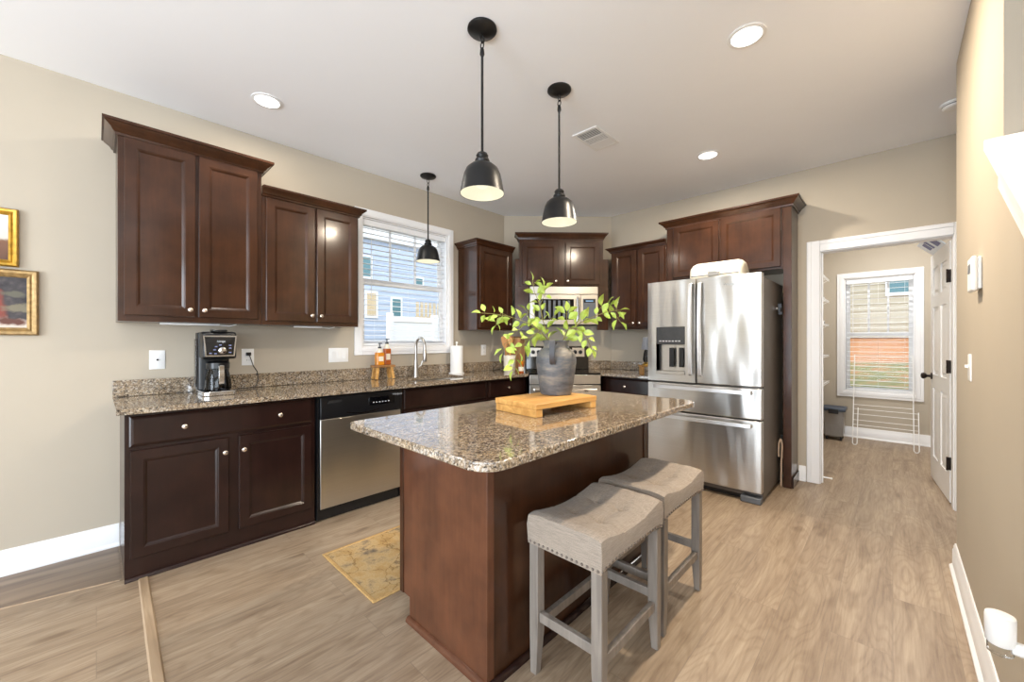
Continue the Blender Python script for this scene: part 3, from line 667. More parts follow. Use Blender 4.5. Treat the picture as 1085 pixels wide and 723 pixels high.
# right base cabinet (origin on the fridge wall, x runs towards the fridge)
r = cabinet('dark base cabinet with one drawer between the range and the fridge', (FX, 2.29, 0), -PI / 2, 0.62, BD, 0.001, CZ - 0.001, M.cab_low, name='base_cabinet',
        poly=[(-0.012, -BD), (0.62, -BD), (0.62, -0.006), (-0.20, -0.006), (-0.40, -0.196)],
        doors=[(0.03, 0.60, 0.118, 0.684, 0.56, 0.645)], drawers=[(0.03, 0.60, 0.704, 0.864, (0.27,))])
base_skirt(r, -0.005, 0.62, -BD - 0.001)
# counters
CF = 2.808
def counter(label, pts, backs, hole=None, name='countertop', group=None):
    r = thing(name, label, 'countertop', (pts[0][0], pts[0][1], CZ))
    ox, oy = pts[0]
    b = MB()
    if hole:
        hx0, hx1, hy0, hy1 = hole
        L_ = [p for p in pts]
        # slab in four pieces around the sink cut-out joined into one mesh
        xs = [p[0] for p in pts]
        b.prism([(L_[0][0] - ox, L_[0][1] - oy), (L_[1][0] - ox, L_[1][1] - oy), (hx0 - ox, L_[1][1] - oy), (hx0 - ox, L_[0][1] - oy)], 0.0, 0.03)
        b.prism([(hx0 - ox, L_[1][1] - oy), (hx1 - ox, L_[1][1] - oy), (hx1 - ox, hy0 - oy), (hx0 - ox, hy0 - oy)], 0.0, 0.03)
        b.prism([(hx0 - ox, hy1 - oy), (hx1 - ox, hy1 - oy), (hx1 - ox, L_[0][1] - oy), (hx0 - ox, L_[0][1] - oy)], 0.0, 0.03)
        b.prism([(hx1 - ox, L_[1][1] - oy)] + [(p[0] - ox, p[1] - oy) for p in L_[2:]] + [(hx1 - ox, L_[0][1] - oy)], 0.0, 0.03)
        bmesh.ops.remove_doubles(b.bm, verts=b.bm.verts[:], dist=0.0002)
        b.build('slab', M.granite, r, smooth=False)
    else:
        b.prism([(x_ - ox, y_ - oy) for x_, y_ in pts], 0.0, 0.03); b.build('slab', M.granite, r, 0.004)
    for q in backs:
        MB().prism([(x_ - ox, y_ - oy) for x_, y_ in q], 0.031, 0.133).build('backsplash', M.granite, r, 0.003)
    return r
wy = W - 0.002; s2 = math.sqrt(0.5)
def dg(x_, d_): return (DG0[0] + x_ * s2 - d_ * s2, DG0[1] - x_ * s2 - d_ * s2)
counter('long granite countertop along the sink window wall with splash strip', [(0.068, wy), (0.068, CF), (3.19, CF), dg(0.258, 0.02), dg(0.02, 0.003), (3.46, wy)],
        [[(0.068, wy), (0.068, wy - 0.02), (3.462, wy - 0.02), (3.468, wy)], [dg(0.012, 0.003), dg(0.018, 0.023), dg(0.256, 0.023), dg(0.256, 0.003)]], hole=(1.86, 2.52, 2.92, 3.27))
counter('short granite countertop between the range and the fridge', [dg(1.034, 0.003), dg(1.034, 0.647), (3.755, 2.262), (3.755, 1.668), (FX - 0.002, 1.668), (FX - 0.002, 2.516)],
        [[dg(1.035, 0.003), dg(1.035, 0.023), dg(DL - 0.012, 0.023), dg(DL - 0.005, 0.003)], [(FX - 0.002, 2.512), (FX - 0.022, 2.500), (FX - 0.022, 1.668), (FX - 0.002, 1.668)]])
# sink and faucet
r = thing('kitchen_sink', 'undermounted stainless sink basin below the window', 'sink', (2.19, 3.095, CZ))
b = MB(); bx = 0.326; by = 0.171
b.loft([[(sx * bx * k, sy * by * k, z) for sx, sy in ((-1, -1), (1, -1), (1, 1), (-1, 1))] for k, z in ((1.04, -0.002), (1.0, -0.002), (0.985, -0.03), (0.95, -0.2), (0.2, -0.21))], cap0=False)
b.build('basin', M.steel, r, 0.0)
MB().lathe([(0.045, -0.2085), (0.045, -0.204), (0.03, -0.204), (0.02, -0.2075)]).build('drain', M.chrome, r)
r = thing('kitchen_faucet', 'tall brushed steel gooseneck faucet behind the sink', 'faucet', (2.155, 3.36, CZ + 0.0302))
MB().lathe([(0.03, 0), (0.03, 0.008), (0.024, 0.014), (0.021, 0.05), (0.018, 0.16)]).build('base', M.steel, r)
pts = [(0, 0, 0.155), (0, 0, 0.27)] + [(0.0, -0.075 + 0.075 * math.cos(a), 0.29 + 0.085 * math.sin(a)) for a in [PI * k / 10 for k in range(0, 11)]] + [(0, -0.151, 0.26)]
MB().tube(pts, 0.0135, 10).build('spout', M.steel, r)
MB().lathe([(0.014, 0.262), (0.019, 0.25), (0.020, 0.16), (0.016, 0.15)], 0, -0.151).build('spray_head', M.steel, r)
MB().tube([(0.018, 0, 0.085), (0.05, -0.01, 0.105), (0.062, -0.02, 0.155)], [0.012, 0.009, 0.007], 8).build('lever', M.steel, r)

# ------------------------------------------------------------------ island
ix0, ix1, iy0, iy1 = 0.988, 2.262, 1.06, 1.648
r = thing('island_cabinet', 'cherry brown kitchen island cabinet behind the two stools', 'island', (ix0, iy0, 0))
w_, d_ = ix1 - ix0, iy1 - iy0
MB().prism([(0.006, 0.006), (w_, 0.006), (w_, d_ - 0.02), (0.006, d_ - 0.02)], 0.10, CZ - 0.001).box(0.006, w_, 0.006, d_ - 0.09, 0.001, 0.10).build('body', M.cab, r)
b = MB(); P = [(0.001, 0.001), (d_ - 0.075, 0.001), (d_ - 0.075, 0.105), (d_ - 0.0, 0.105), (d_ - 0.0, CZ - 0.001), (0.001, CZ - 0.001)]
b.loft([[(xx, y_, z_) for y_, z_ in P] for xx in (-0.012, 0.0055)]); b.build('end_panel', M.island, r, 0.0015)
MB().box(-0.016, -0.0125, d_ - 0.028, d_ + 0.002, 0.106, CZ - 0.001).build('edge_strip', M.cab, r, 0.001)
MB().box(-0.014, 0.02, -0.004, 0.0005, 0.001, CZ - 0.001).build('corner_strip', M.island, r, 0.001)
MB().box(0.0205, w_ - 0.04, -0.0005, 0.0055, 0.001, CZ - 0.001).build('back_panel', M.cab, r)
MB().box(w_ - 0.039, w_ + 0.006, -0.006, 0.0055, 0.001, CZ - 0.001).build('corner_strip', M.cab, r, 0.001)
shoe = [(0, 0.001), (0.018, 0.001), (0.016, 0.012), (0.009, 0.021), (0, 0.024)]
b = MB(); b.loft([[(-0.0125 - o, y_, z) for o, z in shoe] for y_ in (d_ - 0.07, -0.015)]); b.build('shoe_moulding', M.island, r)
b = MB(); b.loft([[(x_, -0.0045 - o, z) for o, z in shoe] for x_ in (-0.013, w_ + 0.006)]); b.build('shoe_moulding', M.cab_low, r)
for i in range(3):
    x0 = 0.03 + i * 0.415
    dd = MB().panel(x0, x0 + 0.395, -0.684, -0.118, [(0, 0.003), (0.003, 0), (0.056, 0), (0.064, 0.008)], 0.019).build('door', M.cab_low, r)
    dd.rotation_euler = (0, 0, PI); dd.location = (w_, d_ + 0.0, 0.802)
    dd = MB().panel(x0, x0 + 0.395, 0.704, 0.862, [(0, 0.008), (0.016, 0)], 0.019).build('drawer', M.cab_low, r)
    dd.rotation_euler = (0, 0, PI); dd.location = (w_, d_ + 0.0, 0)
def rounded(x0, x1, y0, y1, rad, n=7):
    pts = []
    for cx, cy, a0 in ((x1 - rad, y1 - rad, 0), (x0 + rad, y1 - rad, 90), (x0 + rad, y0 + rad, 180), (x1 - rad, y0 + rad, 270)):
        for k in range(n + 1):
            a = math.radians(a0 + 90 * k / n); pts.append((cx + rad * math.cos(a), cy + rad * math.sin(a)))
    return pts
r = thing('countertop', 'large granite island countertop with rounded corners carrying the clay jug', 'countertop', (1.577, 1.25, CZ))
b = MB(); pts = []
for cx, cy, rad, a0 in ((0.833, 0.438, 0.04, 0), (-0.835, 0.438, 0.04, 90), (-0.835, -0.438, 0.085, 180), (0.833, -0.438, 0.085, 270)):
    sx = 1 if cx > 0 else -1; sy = 1 if cy > 0 else -1
    for k in range(9):
        a = math.radians(a0 + 90 * k / 8); pts.append((cx - sx * rad + rad * math.cos(a), cy - sy * rad + rad * math.sin(a)))
b.prism(pts, 0.0, 0.03); b.build('slab', M.granite, r, 0.005, 3)

# ------------------------------------------------------------------ appliances
# dishwasher
r = thing('dishwasher', 'stainless dishwasher with black control strip under the counter', 'dishwasher', (1.050, W, 0))
w_ = 0.660
MB().box(0.008, w_ - 0.008, -0.555, -0.01, 0.02, CZ - 0.012).build('tub', M.blackp, r)
MB().box(0.002, 0.016, -0.586, -0.5555, 0.012, CZ - 0.004).box(w_ - 0.016, w_ - 0.002, -0.586, -0.5555, 0.012, CZ - 0.004).build('side_frame', M.blackp, r)
MB().box(0.02, w_ - 0.02, -0.600, -0.5555, 0.09, 0.712).build('door', M.steel_w, r, 0.004, 3)
b = MB(); b.loft([[(x_, y_, z_) for y_, z_ in ((-0.5555, 0.714), (-0.606, 0.714), (-0.606, 0.76), (-0.600, 0.868), (-0.5555, 0.868))] for x_ in (0.02, w_ - 0.02)])
cp = b.build('control_panel', M.blackp, r, 0.003)
b = MB(); b.loft([[(0.2 + 0.26 * k / 10, -0.6068, 0.742 - 0.018 * math.sin(PI * k / 10) + dz) for dz in (0.0, 0.006)] for k in range(11)], closed=False, cap0=False, cap1=False)
b.build('handle_lip', M.chrome, cp)
MB().box(0.07, 0.165, -0.6072, -0.602, 0.822, 0.842).build('vent', M.darkgap, cp)
MB().box(0.37, 0.58, -0.6074, -0.602, 0.772, 0.835).build('button_panel', M.blackg, cp, 0.001)
for i in range(6): MB().box(0.40 + i * 0.025, 0.412 + i * 0.025, -0.6082, -0.6075, 0.79, 0.797).build('button', M.mark, cp)
text('logo', 'Whirlpool', 0.02, M.mark, cp, (0.605, -0.6078, 0.84), (PI / 2, 0, 0))
MB().box(0.02, w_ - 0.02, -0.57, -0.5555, 0.006, 0.086).build('kick_plate', M.blackp, r, 0.002)
# range on the diagonal wall
r = thing('kitchen_range', 'stainless range with black glass top and knobs behind the jug', 'stove', (DG0[0], DG0[1], 0), -PI / 4)
rx0, rx1 = 0.266, 1.026
MB().box(rx0, rx1, -0.655, -0.03, 0.02, 0.90).build('body', M.black, r)
MB().box(rx0, rx1, -0.675, -0.09, 0.901, 0.918).build('cooktop', M.blackg, r, 0.003)
MB().box(rx0, rx1, -0.69, -0.656, 0.80, 0.899).build('front_rail', M.steel, r, 0.004)
dd = MB().box(rx0, rx1, -0.69, -0.656, 0.24, 0.79).build('oven_door', M.steel, r, 0.004)
MB().box(rx0 + 0.11, rx1 - 0.11, -0.693, -0.6905, 0.38, 0.66).build('oven_window', M.blackg, dd)
b = MB(); b.tube([(rx0 + 0.05, -0.691, 0.745), (rx0 + 0.055, -0.735, 0.745), (rx1 - 0.055, -0.735, 0.745), (rx1 - 0.05, -0.691, 0.745)], 0.012, 8); b.build('handle', M.steel, dd)
MB().box(rx0, rx1, -0.685, -0.656, 0.03, 0.23).build('drawer', M.steel, r, 0.004)
b = MB(); b.loft([[(x_, y_, z_) for y_, z_ in ((-0.03, 0.90), (-0.088, 0.919), (-0.075, 1.19), (-0.03, 1.20))] for x_ in (rx0, rx1)])
bp = b.build('back_panel', M.blackg, r, 0.003)
for xa, xb in ((rx0 + 0.05, rx0 + 0.185), (rx1 - 0.20, rx1 - 0.05)):
    b = MB(); b.loft([[(x_, y_, z_) for y_, z_ in ((-0.0815, 1.07), (-0.0845, 1.07), (-0.0785, 1.178), (-0.0755, 1.178))] for x_ in (xa, xb)])
    b.build('control_fascia', M.steel, bp)
for kx in (rx0 + 0.085, rx0 + 0.15, rx1 - 0.165, rx1 - 0.10):
    n = 14; b = MB(); b.loft([[(kx + q * math.cos(2 * PI * i / n), -0.083 - y_, 1.125 + q * math.sin(2 * PI * i / n)) for i in range(n)] for q, y_ in ((0.024, 0), (0.024, 0.006), (0.018, 0.01), (0.016, 0.026))])
    b.build('knob', M.blackp, bp)
MB().box(0.60, 0.69, -0.0825, -0.079, 1.10, 1.15).build('display', M.display, bp)
# microwave
r = thing('microwave_oven', 'stainless over the range microwave under the diagonal wall cabinet', 'microwave', (DG0[0], DG0[1], 1.44), -PI / 4)
mx0, mx1 = 0.289, 1.065
MB().box(mx0, mx1, -0.36, -0.02, 0.0, 0.440).build('body', M.black, r)
MB().box(mx0, mx1, -0.40, -0.361, 0.352, 0.438).build('vent_grille', M.steel, r, 0.003)
dr = MB().box(mx0, mx0 + 0.575, -0.40, -0.361, 0.008, 0.348).build('door', M.steel, r, 0.004)
MB().box(mx0 + 0.055, mx0 + 0.50, -0.4025, -0.4004, 0.062, 0.295).build('door_window', M.blackg, dr, 0.001)
b = MB()
for i in range(7): b.box(mx0 + 0.10 + i * 0.055, mx0 + 0.128 + i * 0.055, -0.4032, -0.4026, 0.08, 0.28)
b.build('window_mesh', M.grey, dr)
MB().tube([(mx0 + 0.545, -0.4005, 0.05), (mx0 + 0.545, -0.435, 0.065), (mx0 + 0.545, -0.438, 0.18), (mx0 + 0.545, -0.435, 0.30), (mx0 + 0.545, -0.4005, 0.315)], 0.013, 8).build('handle', M.chrome, dr)
cp = MB().box(mx0 + 0.578, mx1, -0.40, -0.361, 0.008, 0.348).build('control_panel', M.steel, r, 0.004)
MB().box(mx0 + 0.605, mx1 - 0.025, -0.403, -0.4004, 0.04, 0.30).build('keypad', M.grey, cp, 0.001)
MB().box(mx0 + 0.615, mx1 - 0.035, -0.4045, -0.4032, 0.255, 0.292).build('display', M.blackg, cp)
MB().box(mx0 + 0.635, mx1 - 0.055, -0.4052, -0.4046, 0.266, 0.281).build('clock', M.display, cp)
# refrigerator (local x runs right as seen, origin on the wall line)
r = thing('refrigerator', 'tall stainless french door fridge with water dispenser', 'fridge', (FX, 1.63, 0), -PI / 2)
fw = 0.908; fd = FX - 3.5
MB().box(0.004, fw - 0.002, -fd + 0.075, -0.10, 0.03, 1.762).build('body', M.steel_side, r, 0.006)
def rounded_door(name, x0, x1, z0, z1, hole=None):
    # gently bowed front
    b = MB(); n = 12; yb = -fd + 0.0745
    def bow(x_): 
        t = (x_ - 0.0) / fw * 2 - 1
        return -fd + 0.010 * t * t
    if hole is None:
        b.loft([[(x_, yb, z0), (x_, bow(x_), z0), (x_, bow(x_), z1), (x_, yb, z1)] for x_ in [x0 + (x1 - x0) * k / n for k in range(n + 1)]])
    else:
        hx0, hx1, hz0, hz1 = hole
        for (xa, xb, za, zb) in ((x0, hx0, z0, z1), (hx1, x1, z0, z1), (hx0, hx1, z0, hz0), (hx0, hx1, hz1, z1)):
            m_ = 5
            b.loft([[(x_, yb, za), (x_, bow(x_), za), (x_, bow(x_), zb), (x_, yb, zb)] for x_ in [xa + (xb - xa) * k / m_ for k in range(m_ + 1)]])
    return b.build(name, M.steel_w, r, 0.0 if hole else 0.006, 3)
hx0, hx1, hz0, hz1 = 0.082, 0.338, 0.965, 1.385
dl = rounded_door('door', 0.002, 0.424, 0.905, 1.790, (hx0, hx1, hz0, hz1))
dr = rounded_door('door', 0.434, fw, 0.905, 1.790)
d1 = rounded_door('drawer', 0.002, fw, 0.652, 0.890)
d2 = rounded_door('drawer', 0.002, fw, 0.085, 0.640)
def vhandle(x_, parent):
    b = MB(); pts = [(x_, -fd + 0.001, 0.965), (x_, -fd - 0.03, 0.975)] + [(x_, -fd - 0.036 - 0.016 * math.sin(PI * k / 8), 1.0 + 0.72 * k / 8) for k in range(9)] + [(x_, -fd - 0.03, 1.742), (x_, -fd + 0.001, 1.752)]
    rings = [[(x_ + sx * 0.014, p[1] + sy * 0.009, p[2]) for sx, sy in ((-1, -1), (1, -1), (1, 1), (-1, 1))] for p in pts]
    b.loft(rings); b.build('handle', M.handle, parent, 0.004)
vhandle(0.392, dl); vhandle(0.468, dr)
def hhandle(z_, parent):
    b = MB(); pts = [(0.065, -fd + 0.005), (0.07, -fd - 0.026)] + [(0.09 + 0.73 * k / 8, -fd - 0.032 - 0.014 * math.sin(PI * k / 8)) for k in range(9)] + [(0.842, -fd - 0.026), (0.847, -fd + 0.005)]
    b.loft([[(p[0], p[1] + sy * 0.009, z_ + sz * 0.014) for sy, sz in ((-1, -1), (1, -1), (1, 1), (-1, 1))] for p in pts]); b.build('handle', M.handle, parent, 0.004)
hhandle(0.858, d1); hhandle(0.602, d2)
b = MB(); yb = -fd + 0.07
b.loft([[(x_, y_, z_) for x_, z_ in ((hx0, hz0), (hx1, hz0), (hx1, hz1), (hx0, hz1))] for y_ in (-fd + 0.006, yb)], cap0=False)
dp = b.build('dispenser_recess', M.steel, dl)
MB().box(hx0 + 0.003, hx1 - 0.003, -fd + 0.002, -fd + 0.05, 1.23, hz1 - 0.003).build('dispenser_panel', M.dgrey, dl, 0.003)
b = MB()
for i in range(7): b.box(hx0 + 0.03 + i * 0.028, hx0 + 0.048 + i * 0.028, -fd + 0.0008, -fd + 0.0018, 1.255, 1.264)
b.build('panel_marks', M.mark, dl)
for x_ in (hx0 + 0.105, hx0 + 0.19):
    MB().box(x_, x_ + 0.042, -fd + 0.035, -fd + 0.045, 1.03, 1.20).build('paddle', M.blackp, dl, 0.004)
MB().box(hx0 + 0.004, hx1 - 0.004, -fd - 0.004, -fd + 0.06, hz0 + 0.001, hz0 + 0.03).build('drip_tray', M.steel, dl, 0.003)
text('logo', 'Whirlpool', 0.028, M.chrome, dr, (0.70, -fd - 0.0004, 1.715), (PI / 2, 0, 0))
MB().box(0.02, fw - 0.02, -fd + 0.10, -fd + 0.076, 0.006, 0.08).build('toe_grille', M.blackp, r)
MB().box(fw - 0.145, fw - 0.004, -fd + 0.0, -fd + 0.07, 0.002, 0.05).build('foot_cover', M.grey, r, 0.006)
MB().box(0.004, 0.12, -fd + 0.03, -fd + 0.07, 0.002, 0.05).build('foot_cover', M.grey, r, 0.006)
MB().box(fw - 0.13, fw - 0.01, -fd + 0.012, -fd + 0.07, 0.893, 0.903).build('hinge', M.grey, r, 0.001)

# ------------------------------------------------------------------ stools
def make_stool():
    r = thing('bar_stool', 'nearer of the two grey tufted saddle stools at the island', 'stool', (1.372, 0.843, 0), 0, 'tufted saddle stools at the island')
    hw, hd = 0.236, 0.158; z0 = 0.497
    nx, ny = 24, 14
    def top(u, v):
        z = 0.590 + 0.034 * (abs(u) ** 1.8)
        z -= 0.010 * (max(0, abs(v) - 0.55) / 0.45) ** 2 + 0.014 * (max(0, abs(u) - 0.8) / 0.2) ** 2
        for bx, by in ((-0.33, -0.36), (0.33, -0.36), (-0.33, 0.36), (0.33, 0.36)):
            d2 = ((u - bx) * hw) ** 2 + ((v - by) * hd) ** 2
            z -= 0.013 * math.exp(-d2 / 0.0007)
        for bx in (-0.33, 0.33): z -= 0.0035 * math.exp(-((u - bx) * hw / 0.006) ** 2)
        for by in (-0.36, 0.36): z -= 0.0028 * math.exp(-((v - by) * hd / 0.006) ** 2)
        return z
    b = MB(); nx, ny = 48, 34
    G = [[b.bm.verts.new((hw * (-1 + 2 * i / nx), hd * (-1 + 2 * j / ny), top(-1 + 2 * i / nx, -1 + 2 * j / ny))) for j in range(ny + 1)] for i in range(nx + 1)]
    for i in range(nx):
        for j in range(ny): b.face([G[i][j], G[i + 1][j], G[i + 1][j + 1], G[i][j + 1]])
    edge = [G[i][0] for i in range(nx)] + [G[nx][j] for j in range(ny)] + [G[i][ny] for i in range(nx, 0, -1)] + [G[0][j] for j in range(ny, 0, -1)]
    def skirtz(v): return z0
    lo = [b.bm.verts.new((v.co.x * 1.004, v.co.y * 1.006, z0 + 0.012 - 0.014 * min(1, abs(abs(v.co.x) / hw) ** 6 + 0.0))) for v in edge]
    n = len(edge)
    mid = [b.bm.verts.new((v.co.x * 1.018, v.co.y * 1.026, (v.co.z + z0) / 2 + 0.018)) for v in edge]
    for A, B in ((edge, mid), (mid, lo)):
        for i in range(n): b.face([A[i], A[(i + 1) % n], B[(i + 1) % n], B[i]])
    b.face(lo[::-1])
    b.build('seat', M.fabric, r)
    for bx, by in ((-0.33, -0.36), (0.33, -0.36), (-0.33, 0.36), (0.33, 0.36)):
        MB().sphere((bx * hw, by * hd, top(bx, by) + 0.004), 0.0105, 12, 7, (1, 1, 0.6)).build('tuft_button', M.fabric, r)
    # nailheads along the lower edge
    me0 = None
    spots = [(x_, -hd * 1.008) for x_ in [(-1 + 2 * k / 21) * hw * 0.985 for k in range(22)]] + [(x_, hd * 1.008) for x_ in [(-1 + 2 * k / 21) * hw * 0.985 for k in range(22)]]
    spots += [(-hw * 1.006, y_) for y_ in [(-1 + 2 * k / 14) * hd * 0.93 for k in range(15)]] + [(hw * 1.006, y_) for y_ in [(-1 + 2 * k / 14) * hd * 0.93 for k in range(15)]]
    first = None
    for (x_, y_) in spots:
        z_ = z0 + 0.021 - 0.013 * min(1, abs(x_ / hw) ** 6)
        if first is None:
            first = MB().sphere((0, 0, 0), 0.0052, 8, 5).build('nailhead', M.nail, r); o = first
        else:
            o = first.copy(); COL.objects.link(o)
        o.location = (x_, y_, z_)
    lw = 0.040
    for sx in (-1, 1):
        for sy in (-1, 1):
            xt, yt = sx * (hw - 0.024), sy * (hd - 0.022)
            f = lambda hx, hy, z_, ox=0, oy=0: [(xt + ox + a * hx, yt + oy + c_ * hy, z_) for a, c_ in ((-1, -1), (1, -1), (1, 1), (-1, 1))]
            b = MB(); b.loft([f(0.014, 0.014, 0.001, sx * 0.004, sy * 0.004), f(0.020, 0.020, 0.16), f(0.020, 0.020, z0 - 0.001)]); b.build('leg', M.legw, r, 0.002)
    for sy in (-1, 1): MB().box(-hw + 0.045, hw - 0.045, sy * (hd - 0.022) - 0.011, sy * (hd - 0.022) + 0.011, 0.165, 0.20).build('stretcher', M.legw, r, 0.002)
    for sx in (-1, 1): MB().box(sx * (hw - 0.024) - 0.011, sx * (hw - 0.024) + 0.011, -hd + 0.043, hd - 0.043, 0.205, 0.24).build('stretcher', M.legw, r, 0.002)
    return r
st = make_stool()
s2_ = copy_tree(st); s2_.location = (1.372 + 0.522, 0.855, 0); s2_['label'] = 'farther grey tufted saddle stool at the island, next to the fridge'

# ------------------------------------------------------------------ lamps
def pendant(label, x_, y_, zr, power):
    r = thing('pendant_lamp', label, 'lamp', (x_, y_, ZC), 0, 'black bell pendant lamps')
    zb = zr - ZC                      # rim height relative to the ceiling
    MB().lathe([(0.072, -0.0008), (0.073, -0.008), (0.066, -0.016), (0.03, -0.026), (0.012, -0.032)]).build('canopy', M.black, r)
    b = MB(); n = 12
    b.tube([(0.012 * math.cos(a), 0, -0.052 + 0.02 * math.sin(a)) for a in [2 * PI * k / n for k in range(n + 1)]], 0.003, 6)
    b.tube([(0, 0.011 * math.cos(a), -0.084 + 0.018 * math.sin(a)) for a in [2 * PI * k / n for k in range(n + 1)]], 0.003, 6)
    b.build('chain_link', M.black, r)
    zt = zb + 0.205
    MB().lathe([(0.004, -0.095), (0.010, -0.105), (0.012, -0.128), (0.0065, -0.14), (0.0065, zt + 0.006), (0.011, zt)], n=12).build('rod', M.black, r)
    MB().lathe([(0.012, zt), (0.024, zt - 0.006), (0.030, zt - 0.018), (0.024, zt - 0.03), (0.033, zt - 0.034), (0.037, zt - 0.044), (0.033, zt - 0.054), (0.03, zt - 0.055)]).build('socket_cap', M.black, r)
    o_ = [(0.030, 0.150), (0.055, 0.142), (0.078, 0.122), (0.090, 0.095), (0.098, 0.06), (0.105, 0.022), (0.110, 0.0)]
    sh = MB().lathe([(a, zb + c_) for a, c_ in o_] + [(0.107, zb + 0.001)], cap1=False, cap0=False).build('lamp_shade', M.black, r)
    MB().lathe([(0.1068, zb + 0.001)] + [(a - 0.004, zb + c_ - 0.003) for a, c_ in o_[::-1][1:-1]], cap1=True, cap0=False).build('shade_lining', M.glow, sh)
    MB().sphere((0, 0, zb + 0.06), 0.035, 16, 10).build('bulb', M.glow_bulb, r)
    l = bpy.data.lights.new('pendant_light', 'SPOT'); l.energy = power; l.color = (1.0, 0.89, 0.74); l.spot_size = math.radians(135); l.spot_blend = 0.6; l.shadow_soft_size = 0.05
    o = bpy.data.objects.new('pendant_light', l); o.location = (0, 0, zb + 0.012); o.parent = r; COL.objects.link(o)
    return r
pendant('nearest black bell pendant lamp over the island', 1.314, 1.461, 1.985, 5)
pendant('farther black bell pendant lamp over the island, near the ceiling vent', 1.959, 1.475, 1.985, 5)
pendant('small looking black bell pendant lamp before the sink window', 2.135, 3.125, 2.0, 5)
def recessed(label, x_, y_, power, col=(1.0, 0.92, 0.80)):
    r = thing('recessed_light', label, 'ceiling light', (x_, y_, ZC), 0, 'recessed ceiling lights')
    MB().lathe([(0.086, -0.0006), (0.086, -0.005), (0.070, -0.008), (0.068, -0.0006)], cap0=False, cap1=False, n=36).build('trim_ring', M.white, r)
    MB().lathe([(0.0675, -0.0006), (0.0675, -0.004), (0.03, -0.005)], n=36).build('lens', M.glow_r, r)
    l = bpy.data.lights.new('recessed_glow', 'AREA'); l.shape = 'DISK'; l.size = 0.12; l.energy = power; l.color = col
    o = bpy.data.objects.new('recessed_glow', l); o.location = (0, 0, -0.012); o.parent = r; COL.objects.link(o)
recessed('round recessed ceiling light above the tall wall cabinet', 0.756, 2.895, 8)
recessed('round recessed ceiling light nearest the camera at upper right', 2.266, 0.533, 46, (1.0, 0.85, 0.66))
recessed('round recessed ceiling light in front of the fridge', 3.497, 1.105, 22)
r = thing('ceiling_vent', 'white ceiling air vent beside the farther island pendant', 'vent', (2.63, 1.63, ZC))
MB().box(-0.165, 0.165, 0.083, 0.103, -0.008, -0.0006).box(-0.165, 0.165, -0.103, -0.083, -0.008, -0.0006).box(-0.165, -0.14, -0.083, 0.083, -0.008, -0.0006).box(0.14, 0.165, -0.083, 0.083, -0.008, -0.0006).build('frame', M.white, r, 0.002)
MB().box(-0.14, 0.14, -0.083, 0.083, -0.002, -0.0006).build('backing', M.darkgap, r)
for s_, wd in ((-0.093, 0.006), (0.0, 0.0125), (0.093, 0.0172)):
    b = MB()
    for k in range(5):
        xx = s_ - 0.036 + k * 0.018
        b.box(xx - wd / 2, xx + wd / 2, -0.082, 0.082, -0.0072, -0.0058)
    b.box(s_ + 0.043, s_ + 0.048, -0.083, 0.083, -0.008, -0.002)
    b.build('louvre', M.white, r)
r = thing('smoke_detector', 'white round smoke detector on ceiling at the hall corner', 'smoke detector', (3.836, -0.291, ZC))
MB().lathe([(0.068, -0.0006), (0.068, -0.010), (0.06, -0.012), (0.06, -0.026), (0.052, -0.034), (0.02, -0.037)]).build('housing', M.white, r)
MB().lathe([(0.0605, -0.015), (0.0612, -0.018), (0.0605, -0.021)], cap0=False, cap1=False).build('vent_ring', M.grey, r)

# ------------------------------------------------------------------ wall plates and wall devices
def plate(name, label, loc, rz, w_, h, cat='outlet'):
    r = thing(name, label, cat, loc, rz)
    b = MB(); b.panel(-w_ / 2, w_ / 2, -h / 2, h / 2, [(0, -0.003), (0.004, -0.0055)], -0.0005); b.build('plate', M.white, r)
    return r
r = plate('wall_plate', 'white wall jack plate left of the coffee maker', (0.274, W, 1.138), 0, 0.078, 0.122, 'wall plate')
MB().lathe([(0.006, 0), (0.006, 0.006), (0.003, 0.007)], n=10).build('jack', M.bronze, r, loc=(0, -0.0058, 0)).rotation_euler = (PI / 2, 0, 0)
def outlet(label, loc, rz):
    r = plate('wall_outlet', label, loc, rz, 0.078, 0.122)
    for zz in (0.022, -0.022):
        f = MB().rbox(-0.017, 0.017, -0.014, 0.014, 0, 0.002, 0.008).build('socket', M.white, r, loc=(0, -0.0058, zz)); f.rotation_euler = (PI / 2, 0, 0)
        MB().box(-0.008, -0.006, -0.0084, -0.0079, zz - 0.005, zz + 0.005).box(0.006, 0.008, -0.0084, -0.0079, zz - 0.005, zz + 0.005).build('slot', M.darkgap, r)
    return r
outlet('white wall outlet with a black plug right of the coffee maker', (0.777, W, 1.141), 0)
outlet('white wall outlet under the narrow cabinet right of the sink', (3.13, W, 1.155), 0)
r = plate('light_switch', 'wide white three gang light switch left of the sink window', (1.446, W, 1.139), 0, 0.168, 0.122, 'switch')
for k in (-0.046, 0, 0.046): MB().prism_y([(k - 0.016, -0.033), (k + 0.016, -0.033), (k + 0.016, 0.033), (k - 0.016, 0.033)], -0.0085, -0.0058).build('rocker', M.white, r, 0.002)
r = plate('light_switch', 'white light switch below the thermostat on the right wall', (2.745, RY, 1.14), PI, 0.08, 0.122, 'switch')
MB().box(-0.004, 0.004, -0.018, -0.0058, -0.002, 0.012).build('toggle', M.white, r, 0.001)
r = thing('thermostat', 'white thermostat box on the right wall above the switch', 'thermostat', (2.465, RY, 1.53), PI)
MB().box(-0.052, 0.052, -0.012, -0.0006, -0.062, 0.066).build('back_plate', M.white, r, 0.004)
MB().box(-0.06, 0.06, -0.030, -0.0125, -0.070, 0.070).build('cover', M.white, r, 0.012, 4)
MB().box(-0.03, 0.03, -0.0312, -0.0303, 0.005, 0.04).build('screen', M.grey, r)
